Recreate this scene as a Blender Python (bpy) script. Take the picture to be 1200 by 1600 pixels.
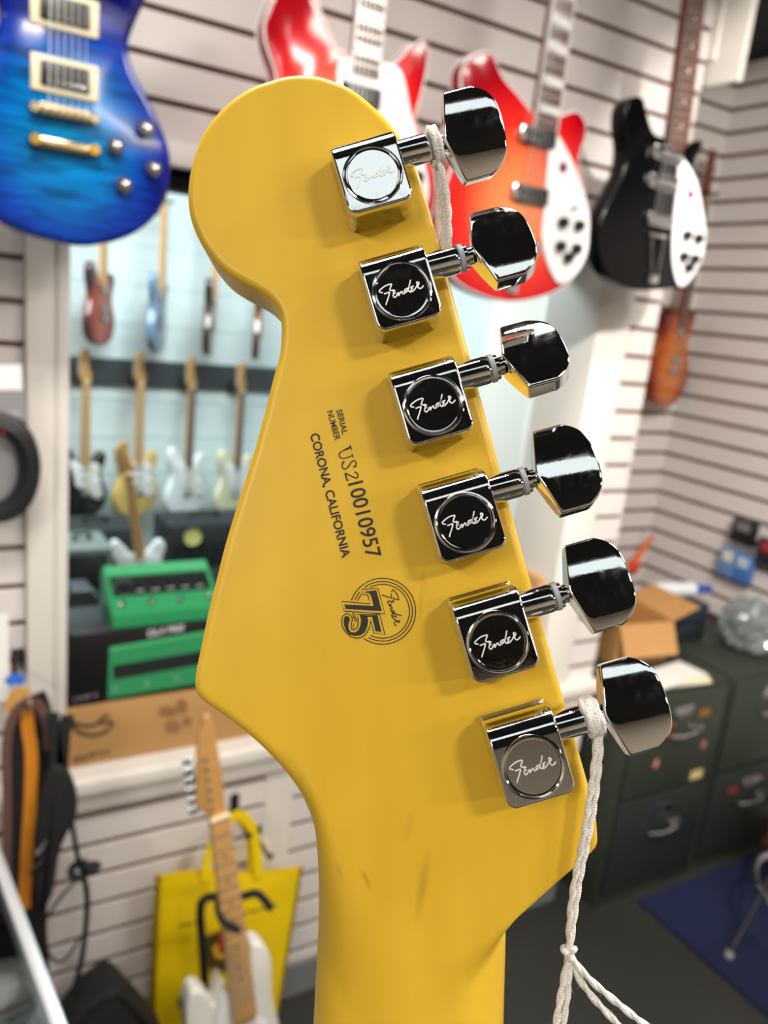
import bpy, bmesh, math, random
import numpy as np
from mathutils import Vector, Matrix
random.seed(7)
for o in list(bpy.data.objects): bpy.data.objects.remove(o)
S = bpy.context.scene
C = S.collection

# ------------------------------------------------------------------ camera
F = 1257.0                       # focal length in pixels of the 1200x1600 frame
EYE = 1.88
def _ray(u, v): return np.array([(u-600)/F, -(v-800)/F, -1.0])
def _n(a): return a/np.linalg.norm(a)
_X = _n(_ray(2750, 715)); _Y = _ray(-170, 395); _Y = _n(_Y-_X*(_X@_Y)); _Z = np.cross(_X, _Y)
RM = np.array([_X, _Y, _Z])
CAMM = Matrix([list(RM[0])+[0], list(RM[1])+[0], list(RM[2])+[EYE], [0, 0, 0, 1]])
cd = bpy.data.cameras.new('camera'); cam = bpy.data.objects.new('camera', cd); C.objects.link(cam)
cam.matrix_world = CAMM
cd.sensor_fit = 'VERTICAL'; cd.sensor_height = 36; cd.lens = 36*F/1600
cd.clip_start = 0.02; cd.clip_end = 50
cd.dof.use_dof = True; cd.dof.focus_distance = 0.168; cd.dof.aperture_fstop = 16.5
S.camera = cam

# ------------------------------------------------------------------ world, exposure, lamps
w = bpy.data.worlds.new('world'); S.world = w; w.use_nodes = True
w.node_tree.nodes['Background'].inputs[0].default_value = (.55, .6, .65, 1)
w.node_tree.nodes['Background'].inputs[1].default_value = 0.05
S.view_settings.view_transform = 'Standard'; S.view_settings.look = 'None'
S.view_settings.exposure = 0.0; S.view_settings.gamma = 1.0
S.view_settings.use_curve_mapping = False
CEIL = 2.95
# ceiling fixtures: x, y, length, width, yaw, strength, colour, z
FIXTURES = [
    (0.20, -1.25, 0.26, 0.20, 0.0, 122, (1, .93, .83), CEIL),
    (-0.45, -0.63, 1.60, 0.28, -0.52, 1.2, (.88, .98, 1), CEIL),  # added dim glow panel, shaped to reflect as pale bands in the tuners
    (1.45, 0.40, 0.60, 0.30, 0.0, 36, (1, .94, .88), CEIL),
    (0.05, 0.56, 0.60, 0.30, 0.0, 53, (1, .94, .88), CEIL),
    (-1.9, -1.1, 1.20, 0.30, 1.571, 54, (1, .95, .88), CEIL),
    (1.5, -2.3, 1.20, 0.30, 0.0, 46, (1, .95, .88), CEIL),
    (1.10, 3.0, 1.20, 0.60, 0.0, 42, (.93, .98, 1), CEIL),
    (-0.4, 3.4, 1.20, 0.60, 0.0, 26, (.93, .98, 1), CEIL),
    (1.30, -0.35, 0.60, 0.30, 0.0, 60, (1, .95, .88), CEIL),  # extra unseen lamp, added to brighten the right slat wall
]

# ------------------------------------------------------------------ helpers
def W(u, v, Y=None, X=None, Z=None):
    "world point where the pixel's direction meets a plane (Z measured from the floor)"
    d = RM@_ray(u, v)
    t = Y/d[1] if Y is not None else X/d[0] if X is not None else (Z-EYE)/d[2]
    return Vector((d[0]*t, d[1]*t, d[2]*t+EYE))
def lin(c):
    r = []
    for x in c[:3]:
        x /= 255.0
        r.append(x/12.92 if x <= .04045 else ((x+.055)/1.055)**2.4)
    return (*r, 1)
_M = {}
def mat(name, col, rough=.5, metal=0, spec=.5, bump=0, bscale=200, var=0, vscale=5, coat=0, stretch=None, trans=0, emit=None):
    if name in _M: return _M[name]
    m = bpy.data.materials.new(name); m.use_nodes = True; _M[name] = m
    nt = m.node_tree; b = nt.nodes['Principled BSDF']
    b.inputs['Base Color'].default_value = lin(col); b.inputs['Roughness'].default_value = rough
    b.inputs['Metallic'].default_value = metal; b.inputs['Specular IOR Level'].default_value = spec
    b.inputs['Coat Weight'].default_value = coat; b.inputs['Coat Roughness'].default_value = .05
    b.inputs['Transmission Weight'].default_value = trans
    if emit:
        b.inputs['Emission Color'].default_value = (*emit[0], 1); b.inputs['Emission Strength'].default_value = emit[1]
    if bump or var:
        tc = nt.nodes.new('ShaderNodeTexCoord'); mp = nt.nodes.new('ShaderNodeMapping')
        nt.links.new(tc.outputs['Object'], mp.inputs[0])
        if stretch: mp.inputs['Scale'].default_value = stretch
    if var:
        nz = nt.nodes.new('ShaderNodeTexNoise'); nz.inputs['Scale'].default_value = vscale; nz.inputs['Detail'].default_value = 4
        nt.links.new(mp.outputs[0], nz.inputs['Vector'])
        mx = nt.nodes.new('ShaderNodeMix'); mx.data_type = 'RGBA'
        c = np.array(lin(col)[:3])
        mx.inputs[6].default_value = (*np.clip(c*(1-var), 0, 1), 1); mx.inputs[7].default_value = (*np.clip(c*(1+var), 0, 1), 1)
        nt.links.new(nz.outputs[0], mx.inputs[0]); nt.links.new(mx.outputs[2], b.inputs['Base Color'])
    if bump:
        nz = nt.nodes.new('ShaderNodeTexNoise'); nz.inputs['Scale'].default_value = bscale
        nt.links.new(mp.outputs[0], nz.inputs['Vector'])
        bp = nt.nodes.new('ShaderNodeBump'); bp.inputs['Strength'].default_value = bump; bp.inputs['Distance'].default_value = .002
        nt.links.new(nz.outputs[0], bp.inputs['Height']); nt.links.new(bp.outputs[0], b.inputs['Normal'])
    return m
def burst(name, stops, cx, cy, rx, ry, flame=0, rough=.12, rot=0):
    "stained sunburst finish: colours by elliptical distance from the body's middle, optional flame figure"
    m = bpy.data.materials.new(name); m.use_nodes = True; nt = m.node_tree; b = nt.nodes['Principled BSDF']
    tc = nt.nodes.new('ShaderNodeTexCoord'); mp = nt.nodes.new('ShaderNodeMapping'); mp.vector_type = 'TEXTURE'
    mp.inputs['Location'].default_value = (cx, cy, 0); mp.inputs['Scale'].default_value = (rx, ry, 1e3)
    nt.links.new(tc.outputs['Object'], mp.inputs[0])
    ln = nt.nodes.new('ShaderNodeVectorMath'); ln.operation = 'LENGTH'; nt.links.new(mp.outputs[0], ln.inputs[0])
    cr = nt.nodes.new('ShaderNodeValToRGB'); e = cr.color_ramp.elements
    e[0].position = stops[0][0]; e[0].color = lin(stops[0][1]); e[1].position = stops[-1][0]; e[1].color = lin(stops[-1][1])
    for p, c in stops[1:-1]:
        x = e.new(p); x.color = lin(c)
    nt.links.new(ln.outputs['Value'], cr.inputs[0]); out = cr.outputs[0]
    if flame:
        m2 = nt.nodes.new('ShaderNodeMapping'); m2.inputs['Scale'].default_value = (5, 34, 1); m2.inputs['Rotation'].default_value = (0, 0, rot)
        nt.links.new(tc.outputs['Object'], m2.inputs[0])
        nz = nt.nodes.new('ShaderNodeTexNoise'); nz.inputs['Scale'].default_value = 2.2; nz.inputs['Detail'].default_value = 5; nz.inputs['Distortion'].default_value = .6
        nt.links.new(m2.outputs[0], nz.inputs['Vector'])
        r2 = nt.nodes.new('ShaderNodeMapRange'); r2.inputs[1].default_value = .32; r2.inputs[2].default_value = .62; r2.inputs[3].default_value = 1-flame; r2.inputs[4].default_value = 1.12
        nt.links.new(nz.outputs[0], r2.inputs[0])
        mu = nt.nodes.new('ShaderNodeVectorMath'); mu.operation = 'SCALE'
        nt.links.new(out, mu.inputs[0]); nt.links.new(r2.outputs[0], mu.inputs['Scale']); out = mu.outputs[0]
    nt.links.new(out, b.inputs['Base Color']); b.inputs['Roughness'].default_value = rough
    b.inputs['Specular IOR Level'].default_value = .35; b.inputs['Coat Weight'].default_value = .12; b.inputs['Coat Roughness'].default_value = .04
    return m

def link(name, me, m, parent=None):
    o = bpy.data.objects.new(name, me); C.objects.link(o)
    if m is not None:
        if not me.materials: me.materials.append(m)
    if parent is not None: o.parent = parent
    return o
def obj(name, bm, m, parent=None, smooth=False, sharp=35):
    me = bpy.data.meshes.new(name); bmesh.ops.recalc_face_normals(bm, faces=bm.faces[:]); bm.to_mesh(me); bm.free()
    if smooth:
        me.shade_smooth()
        try: me.set_sharp_from_angle(angle=math.radians(sharp))
        except Exception: pass
    return link(name, me, m, parent)
def tag(o, label, cat, group=None):
    o['label'] = label; o['category'] = cat
    if group: o['group'] = group
    return o
def thing(name, label, cat, M=None, group=None):
    o = bpy.data.objects.new(name, None); C.objects.link(o); o.empty_display_size = .05
    if M is not None: o.matrix_world = M
    return tag(o, label, cat, group)
def struct(o): o['kind'] = 'structure'; return o
def T(x, y, z): return Matrix.Translation((x, y, z))

def bx(bm, x0, x1, y0, y1, z0, z1, bev=0, seg=2):
    r = bmesh.ops.create_cube(bm, size=1, matrix=Matrix.Translation(((x0+x1)/2, (y0+y1)/2, (z0+z1)/2))@Matrix.Diagonal((x1-x0, y1-y0, z1-z0, 1)))
    if bev:
        es = list({e for v in r['verts'] for e in v.link_edges})
        bmesh.ops.bevel(bm, geom=es, offset=bev, segments=seg, affect='EDGES', profile=.5)
def box(name, x0, x1, y0, y1, z0, z1, m, parent=None, bev=0, seg=2):
    bm = bmesh.new(); bx(bm, x0, x1, y0, y1, z0, z1, bev, seg); return obj(name, bm, m, parent, smooth=bev > 0)
def catmull(P, n=6, closed=False):
    P = [Vector(p) for p in P]; N = len(P); out = []
    for i in range(N if closed else N-1):
        if closed: a, b, c, d = P[i-1], P[i], P[(i+1) % N], P[(i+2) % N]
        else: a, b, c, d = P[max(i-1, 0)], P[i], P[i+1], P[min(i+2, N-1)]
        for k in range(n):
            t = k/n
            out.append(.5*((2*b)+(c-a)*t+(2*a-5*b+4*c-d)*t*t+(3*b-a-3*c+d)*t**3))
    if not closed: out.append(P[-1])
    return out
def lathe(bm, prof, n=32, M=Matrix.Identity(4), cap=True):
    "prof: (radius, height) pairs, spun about local z"
    rings = []
    for r, z in prof:
        if r < 1e-7: rings.append([bm.verts.new(M@Vector((0, 0, z)))])
        else: rings.append([bm.verts.new(M@Vector((r*math.cos(2*math.pi*k/n), r*math.sin(2*math.pi*k/n), z))) for k in range(n)])
    for a, b in zip(rings, rings[1:]):
        for k in range(n):
            k2 = (k+1) % n
            if len(a) == 1 and len(b) == 1: continue
            if len(a) == 1: bm.faces.new((a[0], b[k], b[k2]))
            elif len(b) == 1: bm.faces.new((a[k], a[k2], b[0]))
            else: bm.faces.new((a[k], a[k2], b[k2], b[k]))
    if cap:
        for r in (rings[0], rings[-1]):
            if len(r) > 2: bm.faces.new(r)
def tube(bm, pts, r, n=8, closed=False, flat=None, up=None):
    "round tube, or with flat=(w,t) a strap-like section, along pts"
    pts = [Vector(p) for p in pts]; N = len(pts); rings = []; prev = None
    for i, p in enumerate(pts):
        a = pts[i-1] if (i > 0 or closed) else p; b = pts[(i+1) % N] if (i < N-1 or closed) else p
        t = (b-a).normalized() if (b-a).length > 1e-9 else Vector((0, 0, 1))
        if up is not None: s = t.cross(Vector(up))
        elif prev is None: s = t.orthogonal()
        else: s = prev-t*prev.dot(t)
        if s.length < 1e-9: s = t.orthogonal()
        s.normalize(); prev = s; q = t.cross(s)
        rr = r[i] if isinstance(r, (list, tuple)) else r
        if flat:
            k = rr if isinstance(r, (list, tuple)) else 1
            cs = [(-.5, -.5), (.5, -.5), (.5, .5), (-.5, .5)]
            rings.append([bm.verts.new(p+s*(c[0]*flat[0]*k)+q*(c[1]*flat[1])) for c in cs])
        else:
            rings.append([bm.verts.new(p+s*(rr*math.cos(2*math.pi*k/n))+q*(rr*math.sin(2*math.pi*k/n))) for k in range(n)])
    m = len(rings[0])
    for i in range(N if closed else N-1):
        a, b = rings[i], rings[(i+1) % N]
        for k in range(m): bm.faces.new((a[k], a[(k+1) % m], b[(k+1) % m], b[k]))
    if not closed: bm.faces.new(rings[0]); bm.faces.new(rings[-1])
def cyl(bm, p, q, r, n=16, r2=None):
    p = Vector(p); q = Vector(q); d = q-p
    M = Matrix.Translation(p)@d.to_track_quat('Z', 'Y').to_matrix().to_4x4()
    lathe(bm, [(r, 0), (r if r2 is None else r2, d.length)], n, M)
def area2(P): return sum(P[i-1][0]*P[i][1]-P[i][0]*P[i-1][1] for i in range(len(P)))
def slab(bm, P, z0, z1, bev=0, steps=3, both=True):
    "closed outline P (x,y) between z0 and z1 (z1 the front) with rounded rims"
    P = [Vector((p[0], p[1])) for p in P]
    if area2(P) < 0: P.reverse()
    N = len(P); nr = []
    for i in range(N):
        t = (P[(i+1) % N]-P[i-1]); t = t.normalized() if t.length > 0 else Vector((1, 0)); nr.append(Vector((-t.y, t.x)))
    lv = []
    if bev:
        if both: lv += [(bev*(1-math.sin(a)), z0+bev*(1-math.cos(a))) for a in [math.pi/2*k/steps for k in range(steps+1)]]
        else: lv += [(0, z0)]
        lv += [(bev*(1-math.cos(a)), z1-bev+bev*math.sin(a)) for a in [math.pi/2*k/steps for k in range(steps+1)]]
    else: lv = [(0, z0), (0, z1)]
    rings = [[bm.verts.new((p.x+n.x*d, p.y+n.y*d, z)) for p, n in zip(P, nr)] for d, z in lv]
    for a, b in zip(rings, rings[1:]):
        for k in range(N): bm.faces.new((a[k], a[(k+1) % N], b[(k+1) % N], b[k]))
    bm.faces.new(rings[0][::-1]); bm.faces.new(rings[-1])
def ribbon(bm, P, wd, z, closed=False):
    "flat stroke of width wd through the points P in the plane z"
    P = [Vector((p[0], p[1])) for p in P]; N = len(P); L = []
    for i, p in enumerate(P):
        a = P[i-1] if (i or closed) else p; b = P[(i+1) % N] if (i < N-1 or closed) else p
        t = (b-a); t = t.normalized() if t.length else Vector((1, 0)); n = Vector((-t.y, t.x))*wd/2
        L.append((bm.verts.new((p.x+n.x, p.y+n.y, z)), bm.verts.new((p.x-n.x, p.y-n.y, z))))
    for i in range(N if closed else N-1):
        a, b = L[i], L[(i+1) % N]; bm.faces.new((a[0], a[1], b[1], b[0]))
def text_mesh(s, size=1.0, offset=0.0, spacing=1.0):
    c = bpy.data.curves.new('text', 'FONT'); c.body = s; c.size = size; c.offset = offset; c.space_character = spacing
    o = bpy.data.objects.new('text', c); C.objects.link(o)
    me = bpy.data.meshes.new_from_object(o.evaluated_get(bpy.context.evaluated_depsgraph_get()))
    bpy.data.objects.remove(o); bpy.data.curves.remove(c); return me
def put_text(name, s, p0, p1, h, updir, z, m, parent, offset=0):
    "text whose baseline runs p0->p1 and capitals are h tall, in the local plane z"
    me = text_mesh(s, 1.0, offset); co = np.array([v.co[:] for v in me.vertices])
    x0, x1 = co[:, 0].min(), co[:, 0].max(); y1 = .694
    p0 = Vector(p0[:2]); p1 = Vector(p1[:2]); d = p1-p0
    n = Vector((-d.y, d.x)).normalized()*h
    for v in me.vertices:
        a = (v.co.x-x0)/(x1-x0); b = v.co.y/y1; q = p0+d*a+n*b; v.co = (q.x, q.y, z)
    return link(name, me, m, parent)

# ------------------------------------------------------------------ materials
white_board = mat('slat_white', (214, 207, 203), .55, var=.04, vscale=3)
mdf = mat('groove_brown', (112, 70, 46), .8)
white_paint = mat('white_paint', (218, 212, 204), .5, var=.03, vscale=4)
black_plastic = mat('black_plastic', (18, 18, 19), .4)
black_matte = mat('black_matte', (16, 17, 18), .8, var=.2, vscale=30)
chrome = mat('chrome_plain', (205, 205, 205), .12, 1)
kraft = mat('kraft', (176, 134, 82), .8, var=.08, vscale=9)
ivory = mat('ivory', (226, 214, 178), .4)
print_black = mat('print_black', (26, 22, 18), .6)

# ------------------------------------------------------------------ the room
YA, XB, YR = 1.64, 2.85, 2.38          # front wall, right wall, recess wall
XE = 1.83                              # where the front wall ends
box_floor = struct(box('floor', -2.6, XB+.1, -4.7, 5.0, -.06, 0, mat('floor_grey', (42, 43, 39), .6, var=.15, vscale=6)))
struct(box('ceiling', -2.6, XB+.1, -4.7, 5.0, CEIL, CEIL+.06, mat('ceiling_dark', (26, 29, 36), .8)))
struct(box('wall_back', -2.6, XB, -4.7, -4.6, 0, CEIL, mat('back_beige', (206, 192, 174), .7, var=.06, vscale=2)))
struct(box('wall_left', -2.6, -2.5, -4.6, 5.0, 0, CEIL, mat('left_beige', (150, 142, 132), .7)))
# groove heights of the front slat wall (measured from the eye), then from the floor
gk = np.array([0, 1, 2, 6, 7, 8, 13, 14, 15, 21, 22, 23, 24, 25, 26, 27, 28, 29, 30])
gz = np.array([.475, .398, .324, .016, -.061, -.138, -.531, -.611, -.69, -1.171, -1.248, -1.33, -1.412, -1.496, -1.578, -1.66, -1.74, -1.82, -1.9])
def groove(k):
    if k < 0: return .475-k*.0765+EYE
    return float(np.interp(k, gk, gz))+EYE
SILL = EYE-1.05; HEAD = EYE+.215
WX0, WX1 = .262, 1.585                 # window opening
wall = struct(box('wall_front', -2.5, XE, YA+.012, YA+.022, SILL-.06, SILL-.05, mdf))
wall.data.clear_geometry()
bm = bmesh.new()
bx(bm, -2.5, WX0, YA+.012, YA+.21, 0, CEIL); bx(bm, WX1, XE, YA+.012, YA+.21, 0, CEIL)
bx(bm, WX0, WX1, YA+.012, YA+.21, 0, SILL-.03); bx(bm, WX0, WX1, YA+.012, YA+.21, HEAD, CEIL)
bm.to_mesh(wall.data); bm.free(); wall.data.materials.append(mdf)
_sl = {}
def slat(x0, x1, z0, z1, yf, parent, axis='x', th=.0118):
    "one slat-wall board with softened front edges; alike boards share a mesh"
    L = round(x1-x0, 3); H = round(z1-z0, 4); key = (L, H, axis)
    if key not in _sl:
        bm = bmesh.new(); c = .0022
        sec = [(0, 0), (-th+c, 0), (-th, c), (-th, H-c), (-th+c, H), (0, H)]
        a = [bm.verts.new((0, y, z)) for y, z in sec]; b = [bm.verts.new((L, y, z)) for y, z in sec]
        for k in range(6): bm.faces.new((a[k], b[k], b[(k+1) % 6], a[(k+1) % 6]))
        for k, f in enumerate(bm.faces): f.material_index = 1 if k in (0, 4, 5) else 0
        bm.faces.new(a[::-1]); bm.faces.new(b); bmesh.ops.recalc_face_normals(bm, faces=bm.faces[:])
        if axis == 'y': bmesh.ops.rotate(bm, verts=bm.verts[:], cent=(0, 0, 0), matrix=Matrix.Rotation(-math.pi/2, 3, 'Z'))
        me = bpy.data.meshes.new('slat'); bm.to_mesh(me); bm.free(); me.materials.append(white_board); me.materials.append(mdf); _sl[key] = me
    o = bpy.data.objects.new('slat', _sl[key]); C.objects.link(o); o.parent = parent
    o.location = (x0, yf, z0) if axis == 'x' else (yf, x0, z0)
    return o
G2 = .0050
for k in range(-8, 31):
    zt, zb = groove(k)-G2, groove(k+1)+G2
    zb = max(zb, .1)
    if zt-zb < .02: continue
    if zt > HEAD+.045+.02:
        zb = max(zb, HEAD+.042); spans = [(-2.5, XE)]
    elif zb < SILL-.095-.02:
        zt = min(zt, SILL-.095); spans = [(-2.5, .742), (.818, XE)]
    else: spans = [(-2.5, .186), (1.705, XE)]
    for a, b in spans: slat(a, b, zb, zt, YA+.012, wall)
box('seam_strip', .742, .818, YA-.002, YA+.013, .1, SILL-.1, white_paint, wall)
struct(box('baseboard_front', -2.5, XE, YA-.012, YA+.012, 0, .1, mat('base_grey', (112, 116, 118), .6)))
# window
win = struct(bpy.data.objects.new('window_1', None)); C.objects.link(win)
box('window_post', .188, WX0, YA-.02, YA+.21, SILL-.035, HEAD+.04, white_paint, win, .003)
box('window_post', WX1-.004, 1.70, YA-.025, YA+.21, .1, HEAD+.04, white_paint, win, .003)
box('window_bead', .240, .262, YA-.026, YA-.018, SILL, HEAD, white_paint, win, .002)
box('window_header', WX0, WX1, YA-.015, YA+.21, HEAD, HEAD+.042, white_paint, win, .003)
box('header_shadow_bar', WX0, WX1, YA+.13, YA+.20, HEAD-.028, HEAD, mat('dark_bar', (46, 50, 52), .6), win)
box('window_sill', -2.49, XE, YA-.045, YA+.21, SILL-.045, SILL, white_paint, win, .012, 4)
box('sill_moulding', -2.49, XE, YA-.022, YA+.012, SILL-.095, SILL-.052, white_paint, win, .008, 3)
gm = bpy.data.materials.new('window_glass'); gm.use_nodes = True; nt = gm.node_tree
nt.nodes.remove(nt.nodes['Principled BSDF']); ou = nt.nodes['Material Output']
tr = nt.nodes.new('ShaderNodeBsdfTransparent'); tr.inputs[0].default_value = (.93, .98, .98, 1)
gl = nt.nodes.new('ShaderNodeBsdfGlossy'); gl.inputs['Roughness'].default_value = .02
lw = nt.nodes.new('ShaderNodeFresnel'); lw.inputs[0].default_value = 1.35
ms = nt.nodes.new('ShaderNodeMixShader'); nt.links.new(lw.outputs[0], ms.inputs[0]); nt.links.new(tr.outputs[0], ms.inputs[1]); nt.links.new(gl.outputs[0], ms.inputs[2]); nt.links.new(ms.outputs[0], ou.inputs[0])
box('pane', WX0-.005, WX1+.005, YA+.185, YA+.191, SILL-.002, HEAD+.002, gm, win)
# recess and right wall
wr = struct(box('wall_recess', XE, XB, YR, YR+.02, 0, CEIL, mdf))
wb = struct(box('wall_right', XB, XB+.02, -4.6, YR, 0, CEIL, mdf))
z = CEIL-.01; zc = EYE-.345*2.85/2.47
ks = [zc+.086*i for i in range(-18, 18)]
for zz in ks:
    if zz < .02 or zz+.08 > CEIL: continue
    slat(XE, XB-.012, zz+.007, zz+.079, YR, wr)
    slat(YR, YR-2.2, zz+.007, zz+.079, XB, wb, 'y') if False else None
    o = slat(0, 6.9, zz+.007, zz+.079, XB, wb, 'y'); o.location = (XB, YR-.001, zz+.007)
struct(box('wall_return', XE-.02, XE, YA+.22, YR, 0, CEIL, white_paint))
# white box under the ceiling at the end of the front wall
p = W(1042, 118, Y=1.78); q = W(1142, 128, Y=1.56)
bxx = thing('ceiling_box', 'white square boxed-in duct hanging from the ceiling at the wall end', 'duct')
box('casing', p.x, q.x+.02, 1.54, 1.80, q.z, CEIL-.001, white_paint, bxx, .003)
box('flange', p.x-.012, p.x, 1.62, 1.80, q.z+.06, CEIL-.001, white_paint, bxx)
# room behind the window
blue = mat('backroom_blue', (200, 212, 212), .7, var=.05, vscale=3)
struct(box('wall_backroom', -2.5, 2.6, 4.42, 4.5, 0, CEIL, blue))
struct(box('wall_partition', 2.5, 2.6, YR+.03, 4.42, 0, CEIL, blue))
struct(box('trim_1', -2.5, 2.5, 4.40, 4.42, W(200, 603, Y=4.4).z, W(200, 562, Y=4.4).z, mat('rail_black', (44, 52, 56), .5)))
for i in range(14): struct(box('trim_2', -2.5, 2.5, 4.417, 4.42, .25+i*.2, .256+i*.2, mat('joint_blue', (186, 200, 202), .8)))

# ------------------------------------------------------------------ lamps
frame_m = mat('lamp_frame', (200, 200, 198), .5)
names = ['behind the counter aisle', 'added for pale reflections in the tuner chrome', 'over the file cabinets', 'over the strap display', 'in the far left back corner', 'in the far right back corner', 'in the blue room', 'at the left of the blue room', 'added to brighten the right slat wall']
for i, (x, y, L, wd, yaw, st, col, zz) in enumerate(FIXTURES):
    t = thing('ceiling_light', 'rectangular white ceiling light panel '+names[i], 'light', T(x, y, zz)@Matrix.Rotation(yaw, 4, 'Z'), 'ceiling light panels')
    bm = bmesh.new(); a, b = L/2, wd/2
    for s in (-1, 1):
        bx(bm, -a-.02, a+.02, s*b-.01+s*.01, s*b+.01+s*.01, -.04, 0); bx(bm, s*a-.01+s*.01, s*a+.01+s*.01, -b, b, -.04, 0)
    obj('frame', bm, frame_m, t)
    bm = bmesh.new(); bm.faces.new([bm.verts.new(v) for v in ((-a, -b, -.03), (-a, b, -.03), (a, b, -.03), (a, -b, -.03))])
    m = bpy.data.materials.new('lamp_glow'); m.use_nodes = True; n2 = m.node_tree; n2.nodes.remove(n2.nodes['Principled BSDF'])
    em = n2.nodes.new('ShaderNodeEmission'); em.inputs[0].default_value = (*col, 1); em.inputs[1].default_value = st
    n2.links.new(em.outputs[0], n2.nodes['Material Output'].inputs[0])
    me = bpy.data.meshes.new('diffuser'); bm.to_mesh(me); bm.free(); link('diffuser', me, m, t)

# ------------------------------------------------------------------ the guitar held up to the camera
TAU = math.radians(4.3); DD = .178
def LP(u, v, h=0.0):
    "pixel -> local (x, y) on the plane h above the headstock's back"
    d = _ray(u, v); n = np.array([0, math.sin(TAU), math.cos(TAU)]); up = np.array([0, math.cos(TAU), -math.sin(TAU)])
    t = (h-DD*math.cos(TAU))/(d@n); p = d*t
    return Vector((p[0], (p-np.array([0, 0, -DD]))@up, h))
HM = CAMM@Matrix([[1, 0, 0, 0], [0, math.cos(TAU), math.sin(TAU), 0], [0, -math.sin(TAU), math.cos(TAU), -DD], [0, 0, 0, 1]])
hero = thing('electric_guitar', 'amber maple headstock back with six chrome tuners, held up close in front', 'guitar', HM)

# maple with satin amber finish
mm = bpy.data.materials.new('amber_maple'); mm.use_nodes = True; nt = mm.node_tree; b = nt.nodes['Principled BSDF']
tc = nt.nodes.new('ShaderNodeTexCoord'); mp = nt.nodes.new('ShaderNodeMapping'); mp.inputs['Scale'].default_value = (60, 12, 60); mp.inputs['Rotation'].default_value = (0, 0, -.2)
nt.links.new(tc.outputs['Object'], mp.inputs[0])
nz = nt.nodes.new('ShaderNodeTexNoise'); nz.inputs['Scale'].default_value = 1.6; nz.inputs['Detail'].default_value = 6; nt.links.new(mp.outputs[0], nz.inputs['Vector'])
cr = nt.nodes.new('ShaderNodeValToRGB'); e = cr.color_ramp.elements
e[0].position = .25; e[0].color = lin((208, 166, 40)); e[1].position = .75; e[1].color = lin((220, 179, 50))
nt.links.new(nz.outputs[0], cr.inputs[0])
mp2 = nt.nodes.new('ShaderNodeMapping'); mp2.inputs['Scale'].default_value = (150, 22, 100); mp2.inputs['Rotation'].default_value = (0, 0, .12)
nt.links.new(tc.outputs['Object'], mp2.inputs[0])
n3 = nt.nodes.new('ShaderNodeTexNoise'); n3.inputs['Scale'].default_value = 1.1; n3.inputs['Detail'].default_value = 2; nt.links.new(mp2.outputs[0], n3.inputs['Vector'])
r3 = nt.nodes.new('ShaderNodeMapRange'); r3.inputs[1].default_value = .70; r3.inputs[2].default_value = .80; r3.inputs[3].default_value = 0; r3.inputs[4].default_value = .45; nt.links.new(n3.outputs[0], r3.inputs[0])
mx = nt.nodes.new('ShaderNodeMix'); mx.data_type = 'RGBA'; mx.inputs[7].default_value = lin((176, 122, 30))
nt.links.new(r3.outputs[0], mx.inputs[0]); nt.links.new(cr.outputs[0], mx.inputs[6]); last = mx.outputs[2]

b.inputs['Roughness'].default_value = .38; b.inputs['Specular IOR Level'].default_value = .3
b.inputs['Coat Weight'].default_value = .06; b.inputs['Coat Roughness'].default_value = .25

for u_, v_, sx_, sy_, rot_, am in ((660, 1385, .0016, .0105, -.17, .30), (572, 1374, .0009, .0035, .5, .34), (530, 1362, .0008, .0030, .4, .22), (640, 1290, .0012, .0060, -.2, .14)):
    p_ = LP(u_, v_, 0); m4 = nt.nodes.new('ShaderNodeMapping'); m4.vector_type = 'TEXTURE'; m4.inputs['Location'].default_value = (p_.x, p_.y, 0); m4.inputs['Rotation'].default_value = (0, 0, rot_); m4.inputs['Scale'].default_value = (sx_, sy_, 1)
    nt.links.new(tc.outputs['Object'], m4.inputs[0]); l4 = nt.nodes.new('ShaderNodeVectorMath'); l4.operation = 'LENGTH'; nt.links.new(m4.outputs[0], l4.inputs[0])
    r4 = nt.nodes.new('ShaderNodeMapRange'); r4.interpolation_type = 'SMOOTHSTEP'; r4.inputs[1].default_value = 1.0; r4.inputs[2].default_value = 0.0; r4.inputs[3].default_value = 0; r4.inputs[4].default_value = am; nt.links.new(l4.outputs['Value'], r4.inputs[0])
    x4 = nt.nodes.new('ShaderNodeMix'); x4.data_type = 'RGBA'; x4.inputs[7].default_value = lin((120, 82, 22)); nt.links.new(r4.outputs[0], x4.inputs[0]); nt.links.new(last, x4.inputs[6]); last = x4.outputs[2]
nt.links.new(last, b.inputs['Base Color'])
LC = [(467, 117.5), (447, 119.5), (427, 125), (387, 140), (347, 170), (317, 210), (300, 257), (293.5, 300), (297, 338), (310, 373), (330, 404), (350, 425), (373, 440), (397, 452.5), (418, 466), (432, 482), (438.5, 500), (439.5, 526), (436, 558), (427, 590), (412, 650), (394, 714), (375, 774), (352, 850), (338, 905), (325, 958), (312, 1020), (306, 1050), (304.5, 1068), (306, 1080), (312, 1090), (328, 1103), (353, 1120), (375, 1137), (397, 1155), (425, 1183), (458, 1225), (479, 1267), (489, 1302), (494, 1340), (496, 1380), (495, 1440), (492, 1520), (487, 1600), (478, 1750), (462, 2100)]
RC = [(467, 117.5), (487, 118.5), (507, 122), (547, 138), (580, 163), (607, 190), (627, 217), (643, 245), (656, 275), (679, 354), (728, 534), (777, 717.5), (826, 898), (879, 1086), (924, 1243), (931, 1275), (933.5, 1300), (931, 1320), (922, 1334), (905, 1345), (870, 1369), (835, 1395), (812, 1412), (801, 1422), (797.5, 1434), (796, 1460), (795, 1503), (793, 1600), (790, 1750), (783, 2100)]
def hz(v): return float(np.interp(v, [1300, 1450], [-.0012, -.009]))
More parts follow.
